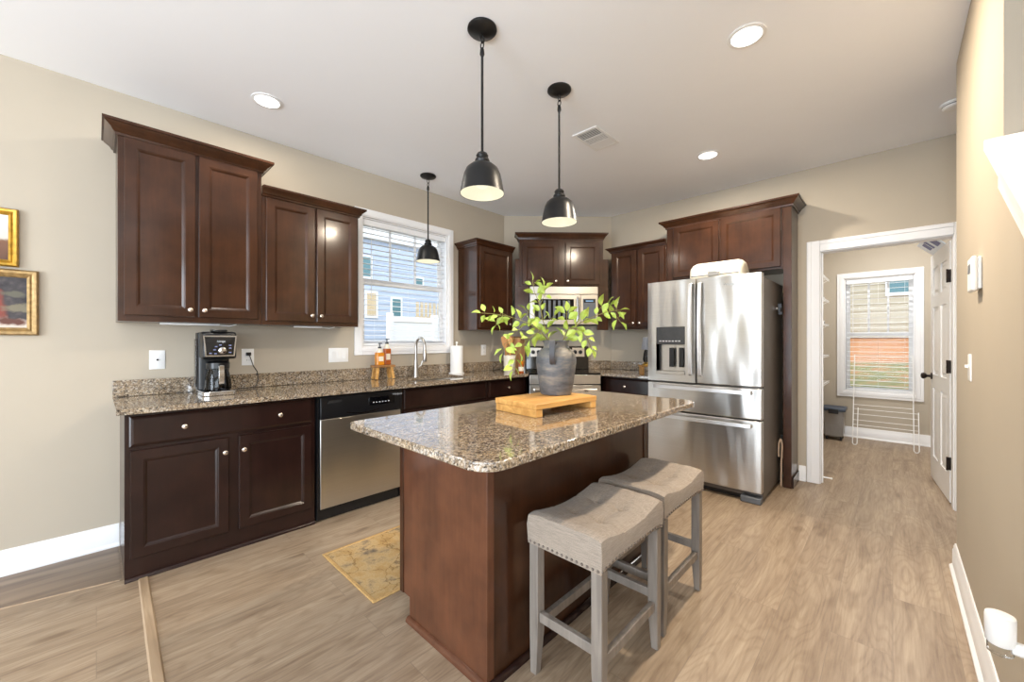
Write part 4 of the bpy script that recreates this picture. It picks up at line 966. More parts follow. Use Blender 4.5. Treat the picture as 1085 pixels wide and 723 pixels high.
r = outlet('white outlet low on the right wall behind the night light', (1.585, RY, 0.47), PI)
r = thing('night_light', 'white plug in night light low on the right wall', 'night light', (1.60, RY + 0.0095, 0.485), PI)
MB().tube([(0.0, -0.0005, 0.0), (0.0, -0.03, 0.0)], [0.017, 0.016], 12).build('plug_neck', M.white, r)
MB().lathe([(0.022, 0.0), (0.0265, 0.006), (0.0275, 0.066), (0.026, 0.074)], 0, -0.047).build('head', M.white, r)
MB().lathe([(0.024, 0.0745), (0.02, 0.0765), (0.012, 0.0765)], 0, -0.047).build('cap', M.white, r)
MB().lathe([(0.016, -0.026), (0.023, -0.022), (0.0235, -0.0005)], 0, -0.047).build('lens', M.pane, r)

# ------------------------------------------------------------------ pictures on the left wall
def framed(label, x0, x1, z0, z1, fwid, mf, mp):
    cx, cz = (x0 + x1) / 2, (z0 + z1) / 2; hw, hh = (x1 - x0) / 2, (z1 - z0) / 2
    r = thing('framed_painting', label, 'painting', (cx, W, cz))
    prof = [(0, -0.001), (0, -0.018), (fwid * 0.18, -0.028), (fwid * 0.4, -0.024), (fwid * 0.6, -0.016), (fwid * 0.75, -0.02), (fwid, -0.012), (fwid, -0.001)]
    corners = [(-1, -1), (1, -1), (1, 1), (-1, 1), (-1, -1)]
    b = MB(); b.loft([[(sx * (hw - o), y_, sz * (hh - o)) for o, y_ in prof] for sx, sz in corners], cap0=False, cap1=False)
    b.build('frame', mf, r)
    MB().box(-hw + fwid * 0.9, hw - fwid * 0.9, -0.010, -0.002, -hh + fwid * 0.9, hh - fwid * 0.9).build('canvas', mp, r)
framed('gold framed landscape painting, the upper of two on the left wall', -0.70, -0.293, 1.662, 1.974, 0.036, M.gold, M.paint_land)
framed('bronze gold framed still life of fruit, the lower of two on the left wall', -0.70, -0.223, 1.291, 1.648, 0.042, M.gold2, M.paint_still)

# ------------------------------------------------------------------ rug
r = thing('floor_rug', 'golden map patterned rug on the floor between island and sink', 'rug', (0.915, 1.795, 0.0))
MB().box(0.02, 1.13, 0.02, 0.605, 0.0012, 0.007).build('pile', M.rug, r)
b = MB(); b.box(0, 1.15, 0, 0.0195, 0.001, 0.009).box(0, 1.15, 0.6055, 0.625, 0.001, 0.009).box(0, 0.0195, 0.0195, 0.6055, 0.001, 0.009).box(1.1305, 1.15, 0.0195, 0.6055, 0.001, 0.009)
b.build('binding', M.rugedge, r, 0.003)

# ------------------------------------------------------------------ things on the counters
CT = CZ + 0.0302
r = thing('coffee_maker', 'black drip coffee maker with glass carafe on the left counter', 'coffee maker', (0.545, 3.21, CT))
hw = 0.09
MB().rbox(-hw, hw, -0.135, 0.13, 0.0, 0.028, 0.03).build('base', M.chrome, r, 0.004)
MB().rbox(-hw - 0.004, hw - 0.012, 0.02, 0.13, 0.0285, 0.40, 0.02).build('tower', M.blackp, r, 0.004)
MB().box(-hw - 0.012, -hw - 0.0045, 0.04, 0.10, 0.05, 0.36).build('water_tank', M.smoke, r, 0.003)
b = MB(); b.loft([[(sx * k, y_, z_) for sx, z_ in ((-1, zb_), (1, zb_), (1, zt_), (-1, zt_))] for y_, k, zb_, zt_ in ((0.019, 0.088, 0.235, 0.405), (-0.085, 0.092, 0.23, 0.405), (-0.118, 0.086, 0.24, 0.395))])
hd_ = b.build('brew_head', M.blackp, r, 0.012, 3)
b = MB()
inner = [(-0.070, 0.255), (0.070, 0.255), (0.080, 0.372), (-0.080, 0.372)]; outer = [(-0.077, 0.248), (0.077, 0.248), (0.088, 0.380), (-0.088, 0.380)]
b.loft([[(x_, -0.116, z_) for x_, z_ in outer], [(x_, -0.123, z_) for x_, z_ in outer], [(x_, -0.123, z_) for x_, z_ in inner], [(x_, -0.116, z_) for x_, z_ in inner]], cap0=False, cap1=False)
b.build('silver_bezel', M.chrome, hd_)
MB().prism_y(inner, -0.1215, -0.1165).build('control_panel', M.blackg, hd_)
n = 20; b = MB(); b.loft([[(0.01 + q * math.cos(2 * PI * i / n), -0.1218 - y_, 0.285 + q * math.sin(2 * PI * i / n)) for i in range(n)] for q, y_ in ((0.021, 0), (0.021, 0.008), (0.017, 0.010))]); b.build('dial', M.chrome, hd_)
for px, pz in ((-0.05, 0.268), (-0.03, 0.29), (-0.022, 0.31), (0.0, 0.32), (0.052, 0.318), (0.052, 0.30), (0.052, 0.272), (-0.025, 0.266)):
    MB().box(px - 0.007, px + 0.007, -0.1226, -0.1218, pz - 0.0035, pz + 0.0035).build('button', M.bluemark, hd_)
text('logo', 'NINJA', 0.017, M.mark, hd_, (0.005, -0.1222, 0.342), (PI / 2, 0, 0))
MB().rbox(-0.04, 0.04, -0.12, -0.02, 0.4055, 0.418, 0.015).build('lid_handle', M.blackp, r, 0.003)
ca = MB().lathe([(0.062, 0.0290), (0.073, 0.035), (0.074, 0.06), (0.062, 0.135), (0.055, 0.165)], 0, -0.05, cap1=False).build('carafe', M.smoke, r)
MB().lathe([(0.058, 0.1655), (0.063, 0.17), (0.063, 0.205), (0.05, 0.215)], 0, -0.05).build('carafe_lid', M.blackp, ca)
b = MB(); b.loft([[(0.0 + sx * 0.014, y_ + sy * 0.008, z_) for sx, sy in ((-1, -1), (1, -1), (1, 1), (-1, 1))] for y_, z_ in ((-0.115, 0.195), (-0.148, 0.19), (-0.156, 0.13), (-0.150, 0.075))])
b.build('carafe_handle', M.chrome, ca, 0.004)
b = MB(); b.tube([(0.06, 0.14, 0.02), (0.11, 0.13, 0.008), (0.20, 0.15, 0.006), (0.27, 0.195, 0.01), (0.29, 0.205, 0.06), (0.285, 0.222, 0.12), (0.262, 0.226, 0.16), (0.242, 0.222, 0.222), (0.236, 0.232, 0.247)], 0.0032, 8)
b.build('power_cord', M.blackp, r)
MB().box(0.217, 0.247, 0.215, 0.2395, 0.238, 0.262).build('plug', M.blackp, r, 0.003)
# riser with soap bottles
r = thing('wooden_riser', 'small wooden stool riser under the soap bottles by the sink', 'riser', (1.80, 3.345, CT))
MB().rbox(-0.10, 0.10, -0.05, 0.05, 0.108, 0.128, 0.01).build('top', M.bamboo_d, r, 0.003)
for sx in (-1, 1):
    for sy in (-1, 1):
        MB().bar((sx * 0.082, sy * 0.036, 0.0035), (sx * 0.066, sy * 0.030, 0.1075), 0.024, 0.024).build('leg', M.bamboo, r, 0.002)
def bottle(label, x_, y_, z_, w_, h, mat):
    r = thing('soap_bottle', label, 'soap bottle', (x_, y_, z_))
    MB().rbox(-w_ / 2, w_ / 2, -w_ * 0.36, w_ * 0.36, 0, h * 0.8, 0.012).build('bottle', mat, r, 0.006)
    MB().lathe([(w_ * 0.40, h * 0.8), (w_ * 0.34, h * 0.9), (0.014, h), (0.013, h + 0.006)], n=16).build('shoulder', M.label, r)
    MB().lathe([(0.015, h + 0.0065), (0.015, h + 0.02), (0.005, h + 0.022), (0.005, h + 0.045), (0.012, h + 0.046), (0.012, h + 0.056)], n=14).build('pump', M.blackp, r)
    MB().box(-0.005, 0.005, -0.04, -0.011, h + 0.047, h + 0.055).build('spout', M.blackp, r, 0.001)
    MB().box(-w_ * 0.3, w_ * 0.3, -w_ * 0.36 - 0.0012, -w_ * 0.36 - 0.0002, h * 0.25, h * 0.55).build('sticker', M.label, r)
bottle('shorter bright amber soap bottle on the wooden riser', 1.762, 3.335, CT + 0.1282, 0.075, 0.145, M.amber)
bottle('taller reddish amber soap bottle on the wooden riser', 1.848, 3.362, CT + 0.1282, 0.066, 0.185, M.amber2)
r = thing('paper_towel_holder', 'white paper towel roll standing on holder right of the faucet', 'paper towel', (2.645, 3.345, CT))
MB().lathe([(0.082, 0), (0.082, 0.008), (0.078, 0.012)]).build('base', M.white, r, 0.001)
MB().lathe([(0.006, 0.0125), (0.006, 0.318), (0.012, 0.322), (0.013, 0.332), (0.006, 0.34)], n=12).build('pole', M.white, r)
MB().lathe([(0.0075, 0.0130), (0.066, 0.0130), (0.067, 0.02), (0.067, 0.288), (0.066, 0.295), (0.02, 0.296), (0.02, 0.285), (0.0075, 0.285)], n=32, cap0=False, cap1=False).build('paper_roll', M.paper, r)
# utensil crock
cxy = (3.235, 3.135)
r = thing('utensil_crock', 'white ceramic crock holding wooden utensils beside the range', 'crock', (cxy[0], cxy[1], CT))
MB().lathe([(0.060, 0), (0.066, 0.008), (0.070, 0.165), (0.072, 0.185), (0.066, 0.185), (0.063, 0.02), (0.03, 0.012)], cap1=True).build('pot', M.cream, r)
ut = [(-0.035, 0.01, -0.085, 0.0, 'paddle', 'leftmost wooden spatula leaning out of the white crock', M.spoon), (-0.02, -0.045, -0.045, -0.05, 'spoon', 'pale wooden spoon at the front left of the white crock', M.bamboo),
      (0.012, -0.004, 0.022, -0.008, 'spoon', 'tall brown wooden spoon in the middle of the white crock', M.bamboo_d), (0.045, -0.035, 0.085, -0.045, 'paddle', 'brown wooden spatula leaning right out of the white crock', M.bamboo_d),
      (-0.02, 0.045, -0.03, 0.06, 'spoon', 'wooden spoon at the back of the white crock', M.spoon), (0.038, 0.04, 0.06, 0.06, 'spoon', 'wooden spoon at the back right of the white crock', M.spoon)]
for (bx, by, tx, ty, kind, lab, mt) in ut:
    t = thing('wooden_' + ('spatula' if kind == 'paddle' else 'spoon'), lab, 'utensil', (cxy[0] + bx * 0.6, cxy[1] + by * 0.6, CT + 0.021), -PI / 4)
    dx, dy = tx - bx * 0.6, ty - by * 0.6; top = 0.315 + 0.035 * random.random()
    ca_, sa_ = math.cos(PI / 4), math.sin(PI / 4); dx, dy = dx * ca_ - dy * sa_, dx * sa_ + dy * ca_
    MB().tube([(0, 0, 0), (dx * 0.7, dy * 0.7, top * 0.75)], 0.006, 8).build('handle', mt, t)
    hx, hy = dx, dy
    if kind == 'spoon': MB().sphere((hx, hy, top + 0.005), 0.03, 12, 8, (1, 0.3, 1.45)).build('bowl', mt, t)
    else:
        b = MB(); b.loft([[(dx * f_ + s_ * wd, dy * f_ + q * 0.004, top * z_) for s_, q in ((-1, -1), (1, -1), (1, 1), (-1, 1))] for f_, z_, wd in ((0.7, 0.74, 0.008), (0.8, 0.85, 0.028), (1.0, 1.08, 0.036), (1.05, 1.14, 0.03))]); b.build('blade', mt, t, 0.002)
r = thing('knife_block', 'brown wooden board standing against the wall behind the crock', 'board', (3.478, 3.268, CT), -PI / 4)
b = MB(); b.prism_y(rounded(-0.11, 0.11, 0.0, 0.40, 0.07), -0.009, 0.009); bo = b.build('board', M.bamboo_d, r, 0.003)
r.name = 'cutting_board'
r = thing('spice_jar', 'small orange spice jar with pale label in front of the crock', 'jar', (3.20, 2.925, CT))
MB().lathe([(0.027, 0), (0.029, 0.004), (0.029, 0.085), (0.024, 0.098)]).build('jar', M.amber2, r)
MB().lathe([(0.0292, 0.02), (0.0298, 0.02), (0.0298, 0.065), (0.0292, 0.065)], cap0=False, cap1=False).build('sticker', M.label, r)
MB().lathe([(0.026, 0.0985), (0.027, 0.1), (0.027, 0.125), (0.022, 0.128)]).build('lid', M.amber, r)
# lantern on its stand beside the fridge
lx, ly = 4.02, 1.865
r = thing('wooden_stand', 'small pale wooden stand on the short counter beside the fridge', 'stand', (lx, ly, CT), -PI / 4)
MB().box(-0.085, 0.085, -0.06, 0.06, 0.075, 0.092).build('top', M.bamboo, r, 0.002)
for sx in (-1, 1): MB().box(sx * 0.065 - 0.010, sx * 0.065 + 0.010, -0.05, 0.05, 0.0, 0.0745).build('leg', M.bamboo, r, 0.002)
r = thing('table_lantern', 'grey shaded glass lantern on the wooden stand beside the fridge', 'lantern', (lx, ly, CT + 0.0922))
MB().lathe([(0.058, 0), (0.058, 0.012), (0.045, 0.018), (0.04, 0.03)]).build('base', M.gold, r)
MB().lathe([(0.04, 0.031), (0.052, 0.06), (0.045, 0.12), (0.034, 0.16)], cap0=False, cap1=False).build('chimney', M.smoke, r)
MB().tube([(-0.05, 0.0, 0.012), (-0.05, 0, 0.20)], 0.004, 6).tube([(0.05, 0.0, 0.012), (0.05, 0, 0.20)], 0.004, 6).build('frame', M.bronze, r)
MB().lathe([(0.072, 0.165), (0.050, 0.285), (0.046, 0.292), (0.02, 0.294)], cap0=False).build('shade', M.lgrey, r)
# bread box on the fridge
r = thing('bread_box', 'cream enamel bread box on top of the fridge', 'bread box', (3.815, 1.115, 1.7625), -PI / 2)
b = MB(); prof = []
for k in range(11):
    a = PI * k / 10; prof.append((-0.13 * math.cos(a) if True else 0, 0.115 + 0.085 * math.sin(a)))
P2 = [(-0.13, 0.012), (-0.13, 0.115)] + prof[1:-1] + [(0.13, 0.115), (0.13, 0.012)]
def scl(k): return [(y_ * k, 0.012 + (z_ - 0.012) * k) for y_, z_ in P2]
b.loft([[(x_, y_, z_) for y_, z_ in scl(k)] for x_, k in ((-0.215, 0.72), (-0.207, 0.86), (-0.19, 0.95), (-0.165, 1.0), (0.165, 1.0), (0.19, 0.95), (0.207, 0.86), (0.215, 0.72))])
b.build('body', M.cream, r)
MB().box(-0.15, 0.15, -0.1, 0.1, 0.0, 0.0115).build('foot', M.cream, r)
b = MB(); b.loft([[(-0.19, -0.132, z_), (-0.0, -0.1345, z_), (0.19, -0.132, z_), (0.19, -0.126, z_), (-0.19, -0.126, z_)] for z_ in (0.068, 0.074)]); b.build('lid_seam', M.grey, r)
MB().box(-0.045, 0.045, -0.146, -0.1305, 0.062, 0.100).build('latch', M.steel, r, 0.003)
# clip on fridge side, strap on hook behind it
r = thing('magnetic_clip', 'black magnetic clip on the side of the fridge', 'clip', (4.02, 0.7205, 1.535))
MB().lathe([(0.022, 0.0005), (0.022, 0.012), (0.015, 0.016)], n=16).build('magnet', M.chrome, r).rotation_euler = (PI / 2, 0, 0)
MB().bar((0, -0.024, 0.045), (0.005, -0.03, -0.05), 0.006, 0.03).build('jaw', M.blackp, r, 0.002)
MB().bar((0.02, -0.030, 0.035), (-0.018, -0.040, -0.03), 0.006, 0.012).build('lever', M.blackp, r, 0.002)
r = thing('hanging_strap', 'taupe strap hanging from a hook between fridge and end panel', 'strap', (4.075, 0.698, 0.42), -PI / 2)
MB().box(-0.004, 0.010, 0.011, 0.0165, -0.012, 0.03).tube([(0.003, 0.011, 0.004), (0.003, -0.008, 0.0), (0.003, -0.010, 0.014)], 0.003, 6).build('hook', M.black, r)
for P in ([(0.0, -0.006, 0.0), (-0.012, -0.007, -0.05), (-0.014, -0.008, -0.13), (-0.010, -0.006, -0.16)], [(0.004, -0.005, 0.0), (0.013, -0.006, -0.06), (0.006, -0.008, -0.2), (0.005, -0.008, -0.41)]):
    b = MB(); b.loft([[(x_ + sx * 0.0062, y_ + sy * 0.002, z_) for sx, sy in ((-1, -1), (1, -1), (1, 1), (-1, 1))] for x_, y_, z_ in P]); b.build('tail', M.taupe, r, 0.001)
# under-cabinet bars
for lab, x_, l_ in (('white bar light under the tall wall cabinet', 0.42, 0.30), ('white bar light under the shorter wall cabinet', 1.13, 0.20)):
    r = thing('under_cabinet_light', lab, 'light', (x_, 3.26, 1.3735))
    MB().box(-l_ / 2, l_ / 2, -0.014, 0.014, -0.012, -0.0005).build('bar', M.white, r, 0.003)
    MB().tube([(l_ / 2, 0, -0.008), (l_ / 2 + 0.05, -0.02, -0.014), (l_ / 2 + 0.09, -0.03, -0.002)], 0.0025, 6).build('wire', M.white, r)

# ------------------------------------------------------------------ island centrepiece
r = thing('serving_board', 'honey wood raised serving board on the island under the jug', 'board', (1.59, 1.275, CT), 0.0)
z0b = 0.036
MB().box(-0.222, 0.222, -0.145, 0.145, z0b, 0.062).build('top', M.bamboo, r, 0.003)
for sx in (-1, 1): MB().box(sx * 0.198 - 0.022, sx * 0.198 + 0.022, -0.142, 0.142, 0.0, z0b - 0.0003).build('foot', M.bamboo, r, 0.003)
r.rotation_euler = (0, 0, math.radians(-5))
JX, JY, JZ = 1.705, 1.305, CT + 0.0622
r = thing('clay_jug', 'weathered grey clay jug on the honey wood serving board', 'jug', (JX, JY, JZ))
MB().lathe([(0.078, 0), (0.084, 0.004), (0.086, 0.012), (0.093, 0.06), (0.101, 0.12), (0.107, 0.17), (0.106, 0.195), (0.098, 0.22), (0.082, 0.238), (0.069, 0.248), (0.066, 0.262), (0.068, 0.276), (0.073, 0.284), (0.070, 0.288), (0.062, 0.284), (0.056, 0.262), (0.06, 0.24), (0.09, 0.19), (0.07, 0.02)], n=40).build('body', M.clay, r)
def jug_handle(ang):
    b = MB(); d = Vector((math.cos(ang), math.sin(ang), 0)); t = Vector((-math.sin(ang), math.cos(ang), 0))
    P = [(0.066, 0.268), (0.085, 0.284), (0.112, 0.281), (0.128, 0.260), (0.134, 0.23), (0.130, 0.195), (0.112, 0.165)]
    b.loft([[d * (q + c_ * 0.008) + t * (s_ * 0.014) + Vector((0, 0, z_ + c_ * 0.004)) for s_, c_ in ((-1, -1), (1, -1), (1, 1), (-1, 1))] for q, z_ in P]); b.build('handle', M.clay_d, r, 0.004, 3)
jug_handle(math.radians(37 + 180 - 8)); jug_handle(math.radians(37 - 8))
rt = Vector((math.sin(0.76355), -math.cos(0.76355), 0)); fwv = Vector((math.cos(0.76355), math.sin(0.76355), 0))
def leaf(b, p, d, size, roll):
    d = d.normalized(); side = d.cross(Vector((0, 0, 1)))
    side = side.normalized() if side.length > 0.05 else Vector((1, 0, 0))
    side = Matrix.Rotation(roll, 3, d) @ side; up = side.cross(d)
    prev = None
    for f_, wd, dz in ((0.0, 0.04, 0), (0.18, 0.62, 0.03), (0.42, 0.98, 0.05), (0.68, 0.74, 0.03), (0.88, 0.34, -0.02), (1.0, 0.03, -0.07)):
        c = p + d * size * f_ + up * size * dz; hw_ = size * 0.33 * wd
        ring = [b.bm.verts.new(c - side * hw_ + up * hw_ * 0.35), b.bm.verts.new(c), b.bm.verts.new(c + side * hw_ + up * hw_ * 0.35)]
        if prev:
            for i in (0, 1): b.face([prev[i], prev[i + 1], ring[i + 1], ring[i]])
        prev = ring
def branch(label, pts, twigs, nleaf, size=0.054):
    # pts: (right, depth, height) from the jug's base centre
    r = thing('leafy_branch', label, 'branch', (JX, JY, JZ), 0)
    P = [rt * a + fwv * c_ + Vector((0, 0, h)) for a, c_, h in pts]
    sb = MB(); lb = MB()
    sb.tube(P, [0.0032 - 0.0018 * k / (len(P) - 1) for k in range(len(P))], 6)
    def dress(Q, n, s0):
        segs = [(Q[i + 1] - Q[i]).length for i in range(len(Q) - 1)]; tot = sum(segs)
        for k in range(n):
            t = tot * (s0 + (1 - s0) * (k + 0.5) / n); i = 0
            while i < len(segs) - 1 and t > segs[i]: t -= segs[i]; i += 1
            dr = (Q[i + 1] - Q[i]).normalized(); p = Q[i] + dr * min(t, segs[i])
            for sgn in (-1, 1):
                s_ = dr.cross(fwv); s_ = s_.normalized() if s_.length > 0.1 else Vector((0, 0, 1))
                dd = dr * random.uniform(0.2, 0.9) + s_ * sgn * random.uniform(0.5, 1.1) + fwv * random.uniform(-0.6, 0.5) + Vector((0, 0, random.uniform(-0.35, 0.25)))
                dd.normalize(); st_ = p + dd * 0.012
                sb.tube([p, st_], 0.0008, 4)
                leaf(lb, st_, dd, size * random.uniform(0.7, 1.25), random.uniform(0.3, 1.3) * sgn)
        dd = (Q[-1] - Q[-2]).normalized(); leaf(lb, Q[-1], dd, size, random.uniform(-1, 1))
    dress(P, nleaf + 2, 0.38)
    for (i, tw, n) in twigs:
        Q = [P[i]] + [P[i] + rt * a + fwv * c_ + Vector((0, 0, h)) for a, c_, h in tw]
        sb.tube(Q, 0.0013, 5); dress(Q, n, 0.3)
    sb.build('stem', M.stem, r); lb.build('leaves', M.leaf, r)
branch('leafy branch reaching far left from the jug', [(-0.01, 0, 0.06), (-0.03, 0.0, 0.27), (-0.095, -0.02, 0.345), (-0.165, -0.03, 0.385), (-0.255, -0.02, 0.415), (-0.345, 0.0, 0.430), (-0.405, 0.01, 0.435)],
       [(4, [(-0.04, 0.0, 0.02), (-0.07, 0.01, -0.05)], 2), (3, [(-0.02, -0.02, -0.03), (-0.06, -0.03, -0.06)], 1)], 6)
branch('leafy sprig drooping down over the left side of the jug', [(-0.02, 0, 0.06), (-0.035, -0.02, 0.28), (-0.09, -0.05, 0.335), (-0.16, -0.07, 0.29), (-0.215, -0.08, 0.21), (-0.232, -0.08, 0.13)],
       [(3, [(-0.06, 0, 0.01), (-0.115, 0.0, -0.02), (-0.125, 0, -0.07)], 2)], 6)
branch('leafy branch rising upright from the jug', [(-0.01, 0.02, 0.06), (-0.03, 0.03, 0.28), (-0.07, 0.03, 0.40), (-0.085, 0.02, 0.48), (-0.115, 0.02, 0.55), (-0.125, 0.02, 0.61)],
       [(2, [(-0.05, 0.0, 0.02), (-0.09, 0, 0.05)], 2), (3, [(0.03, 0.0, 0.06), (0.02, 0, 0.10)], 2), (2, [(0.03, -0.03, -0.01), (0.06, -0.04, 0.02)], 1)], 5)
branch('leafy branch reaching far right from the jug', [(0.015, 0, 0.06), (0.03, 0.0, 0.27), (0.07, -0.01, 0.34), (0.135, -0.01, 0.385), (0.215, 0.0, 0.42), (0.29, 0.01, 0.445), (0.345, 0.01, 0.45)],
       [(4, [(0.02, 0.0, 0.04), (0.08, 0.02, 0.06)], 2), (5, [(0.03, 0.0, -0.02), (0.06, 0.0, -0.06)], 1)], 7)
branch('leafy sprig bending low to the right of the jug', [(0.02, -0.01, 0.06), (0.03, -0.03, 0.28), (0.06, -0.05, 0.35), (0.11, -0.06, 0.345), (0.155, -0.06, 0.30), (0.178, -0.06, 0.24)],
       [(2, [(-0.01, 0.0, 0.05), (-0.01, 0.0, 0.09)], 2)], 5)

# ------------------------------------------------------------------ pantry
# six panel door, hinged at the right jamb and swung into the pantry
dr_ang = math.radians(4.5)
dw, dh, dt = 0.80, 2.03, 0.035
door = sgroup('door_1', (FX + T + 0.035, OY0 + 0.018, 0.010), dr_ang)      # local x from hinge to latch, faces +y
b = MB()
st_w = 0.11; mid = 0.10
xs = [(st_w, dw / 2 - mid / 2), (dw / 2 + mid / 2, dw - st_w)]
zs = [(0.21, 0.83), (0.95, 1.55), (1.66, 1.90)]
b.box(0, st_w, -dt, 0, 0, dh).box(dw - st_w, dw, -dt, 0, 0, dh).box(xs[0][1], xs[1][0], -dt, 0, 0, dh)
for (xa, xb) in xs:
    zprev = 0
    for (za, zb) in zs:
        b.box(xa, xb, -dt, 0, zprev, za); zprev = zb
        b.box(xa, xb, -dt + 0.008, -0.010, za, zb)
        # raised field
        for sgn, yy in ((1, -0.010), (-1, -dt + 0.008)):
            b.loft([[(xa + i, yy + sgn * q, za + i), (xb - i, yy + sgn * q, za + i), (xb - i, yy + sgn * q, zb - i), (xa + i, yy + sgn * q, zb - i)] for i, q in ((0.02, -0.0005), (0.04, 0.007))])
    b.box(xa, xb, -dt, 0, zprev, dh)
b.build('leaf', M.trim, door, smooth=False)
for zz in (0.30, 1.05, 1.755):
    MB().box(-0.004, -0.0005, -dt - 0.012, 0.012, zz - 0.05, zz + 0.05).tube([(-0.006, 0.014, zz - 0.052), (-0.006, 0.014, zz + 0.052)], 0.006, 8).build('hinge', M.bronze, door, 0.001)
for sgn in (1,):
    kb = MB(); n = 16
    kb.loft([[(dw - 0.065 + q * math.cos(2 * PI * i / n), y_, 0.93 + q * math.sin(2 * PI * i / n)) for i in range(n)] for q, y_ in ((0.032, 0.0005), (0.030, 0.008), (0.012, 0.012), (0.011, 0.03), (0.024, 0.042), (0.029, 0.055), (0.024, 0.068), (0.01, 0.073))])
    kb.build('door_handle', M.bronze, door)
c_, s_ = math.cos(dr_ang), math.sin(dr_ang)
def on_door(x_, y_, z_): return (FX + T + 0.035 + x_ * c_ - y_ * s_, OY0 + 0.018 + x_ * s_ + y_ * c_, 0.010 + z_)
# over-the-door organiser behind the door and its contents
r = thing('door_organiser', 'white wire organiser hanging behind the open pantry door', 'organiser', on_door(0.03, -dt - 0.004, 0), dr_ang)
b = MB()
for x_ in (0.04, 0.36): b.tube([(x_, -0.008, 0.25), (x_, -0.008, dh + 0.006), (x_, 0.02, dh + 0.006)], 0.003, 6)
b.build('upright', M.white, r)
for zz in (0.35, 0.75, 1.15, 1.50, 1.84):
    b = MB(); b.box(0.02, 0.38, -0.13, -0.012, zz, zz + 0.003)
    b.tube([(0.02, -0.012, zz + 0.05), (0.02, -0.13, zz + 0.05), (0.38, -0.13, zz + 0.05), (0.38, -0.012, zz + 0.05)], 0.0025, 6); b.build('basket', M.white, r)
cont = [('red food box in the door organiser behind the pantry door', 1.503, M.red, 0.15), ('pale blue bag standing in the top basket of the door organiser', 1.843, M.lblue, 0.19), ('grey can in the lower middle of the door organiser', 1.153, M.grey, 0.2), ('white box low in the door organiser', 0.753, M.white, 0.2)]
for lab, zz, mt, hh in cont:
    p = on_door(0.03 + 0.10, -dt - 0.004 - 0.07, zz + 0.0005)
    t = thing('pantry_package', lab, 'package', p, dr_ang)
    MB().box(-0.06, 0.08, -0.035, 0.04, 0, hh).build('box', mt, t, 0.006); MB().box(-0.04, 0.05, 0.0405, 0.0412, hh * 0.3, hh * 0.7).box(-0.0612, -0.0605, -0.02, 0.02, hh * 0.3, hh * 0.7).build('sticker', M.label if mt != M.lblue else M.blue, t)
# blue printed bag leaning out over the top edge of the door
t = thing('plastic_bag', 'blue and white plastic package leaning on the top edge of the pantry door', 'package', on_door(0.46, -0.012, dh + 0.001), dr_ang)
N = 8; Q = [(0.0, 0.0), (0.035, 0.033), (0.075, 0.072), (0.105, 0.105)]
b = MB()
for_ring = []
for i in range(N + 1):
    x_ = -0.27 + 0.54 * i / N; th = 0.024 * math.sin(PI * (0.1 + 0.8 * i / N))
    for_ring.append([(x_ - 0.15 * 0, y_ + 0.005, z_) for y_, z_ in Q] + [(x_, y_ - 0.7 * th * math.sin(PI * (k + 0.4) / 4), z_ + 0.002 + th * math.sin(PI * (k + 0.4) / 4)) for k, (y_, z_) in reversed(list(enumerate(Q)))])
b.loft(for_ring); b.build('film', M.lblue, t)
def bagprint(x0, x1, f0, f1, mat):
    b = MB(); b.loft([[(x_, 0.0062 + f_ * 0.105 , f_ * 0.105 - 0.0012) for f_ in (f0, f1)] + [(x_, 0.0068 + f_ * 0.105, f_ * 0.105 - 0.0018) for f_ in (f1, f0)] for x_ in (x0, x1)])
    b.build('print', mat, t)
bagprint(-0.24, -0.10, 0.2, 0.75, M.blue); bagprint(-0.03, 0.03, 0.25, 0.85, M.blue); bagprint(0.05, 0.15, 0.3, 0.8, M.blue)
# storage bin
t = thing('storage_bin', 'grey clear plastic storage bin with blue lid on the pantry floor', 'bin', (6.60, 0.545, 0))
b = MB(); b.loft([[(sx * k * 0.14, sy * k * 0.105, z_) for sx, sy in ((-1, -1), (1, -1), (1, 1), (-1, 1))] for k, z_ in ((0.86, 0.045), (1.0, 0.37))]); b.build('tub', plain('translucent_grey_plastic', rgb(150, 148, 146), 0.3), t, 0.012)
MB().box(-0.155, 0.155, -0.12, 0.12, 0.371, 0.41).build('lid', plain('slate_blue_plastic', rgb(62, 74, 92), 0.4), t, 0.01)
MB().box(-0.165, -0.1555, -0.05, 0.05, 0.34, 0.40).build('latch', M.blackp, t, 0.003)
for sx in (-1, 1):
    for sy in (-1, 1): MB().box(sx * 0.095 - 0.02, sx * 0.095 + 0.02, sy * 0.07 - 0.012, sy * 0.07 + 0.012, 0.001, 0.0445).build('caster', M.blackp, t, 0.006)
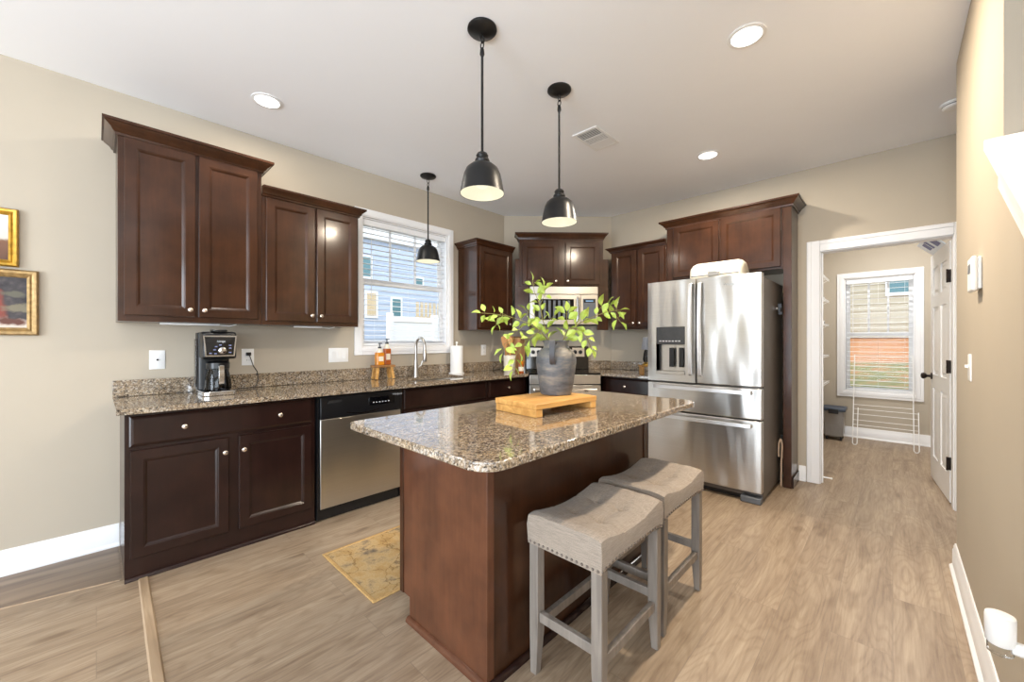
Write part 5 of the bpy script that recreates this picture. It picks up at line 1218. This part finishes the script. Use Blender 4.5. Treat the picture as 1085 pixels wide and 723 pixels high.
# drying rack leaning on the window wall
t = thing('drying_rack', 'white folding wire drying rack leaning in front of pantry window', 'drying rack', (6.36, 0.09, 0))
yA, yB = 0.265, -0.262
def rackline(y_, z_, b): b.tube([(0.40 * z_ / 1.085, yA, z_), (0.40 * z_ / 1.085, yB, z_)], 0.0032, 6)
for y_ in (yA, yB):
    b = MB(); pts = [(0.40 * z_ / 1.085, y_, z_) for z_ in (1.085, 0.55, 0.02)] + [(0.0, y_ - 0.012, 0.004), (0.0, y_ - 0.03, 0.004), (0.0, y_ - 0.042, 0.02), (0.2, y_ - 0.042, 0.43)]
    b.tube(pts, 0.0048, 8); b.build('side_frame', M.white, t)
b = MB()
for z_ in (0.085, 0.235, 0.29, 0.36, 0.42, 0.47, 0.98, 1.03, 1.082): rackline(z_, z_, b) if False else b.tube([(0.40 * z_ / 1.085, yA, z_), (0.40 * z_ / 1.085, yB - 0.04 * (z_ < 0.44), z_)], 0.0032, 6)
b.build('rails', M.white, t)
# wire shelves on the pantry's left wall
shelf_lab = ['highest', 'second highest', 'middle', 'second lowest', 'lowest']
for i, zz in enumerate((2.06, 1.78, 1.47, 1.08, 0.74)):
    t = thing('wire_shelf', 'white wire pantry shelf, the %s of five beside the doorway' % shelf_lab[i], 'shelf', (6.60, PYL, zz), 0, 'pantry wire shelves')
    b = MB()
    for k in range(13): b.tube([(-1.2 + k * 0.1, -0.002, 0), (-1.2 + k * 0.1, -0.115, 0), (-1.2 + k * 0.1, -0.115, -0.02)], 0.002, 5)
    b.tube([(-1.25, -0.115, 0.0), (0.06, -0.115, 0.0)], 0.003, 6).tube([(-1.25, -0.115, -0.02), (0.06, -0.115, -0.02)], 0.003, 6).tube([(-1.25, -0.01, 0.0), (0.06, -0.01, 0.0)], 0.003, 6)
    b.build('wire_deck', M.white, t)
    MB().tube([(0.03, -0.110, -0.004), (0.03, -0.003, -0.07)], 0.003, 6).build('bracket', M.white, t)
for lab, zz, mt in (('white folded packet on the second highest pantry shelf', 1.78, M.white), ('white roll on the middle pantry shelf', 1.47, M.paper)):
    t = thing('pantry_package', lab, 'package', (6.58, PYL - 0.04, zz + 0.0035))
    MB().rbox(-0.06, 0.06, -0.032, 0.032, 0, 0.055, 0.02).build('packet', mt, t, 0.008); MB().box(-0.02, 0.03, -0.0332, -0.0325, 0.012, 0.04).build('sticker', M.grey, t)
t = thing('door_stop', 'small white door stop at the foot of the pantry casing', 'door stop', (FX + 0.06, OY1 - 0.0245, 0.05))
MB().tube([(0, -0.0005, 0), (0, -0.05, 0)], 0.006, 8).build('spring', M.white, t)
MB().tube([(0, -0.0505, 0), (0, -0.062, 0)], 0.008, 8).build('tip', M.white, t)
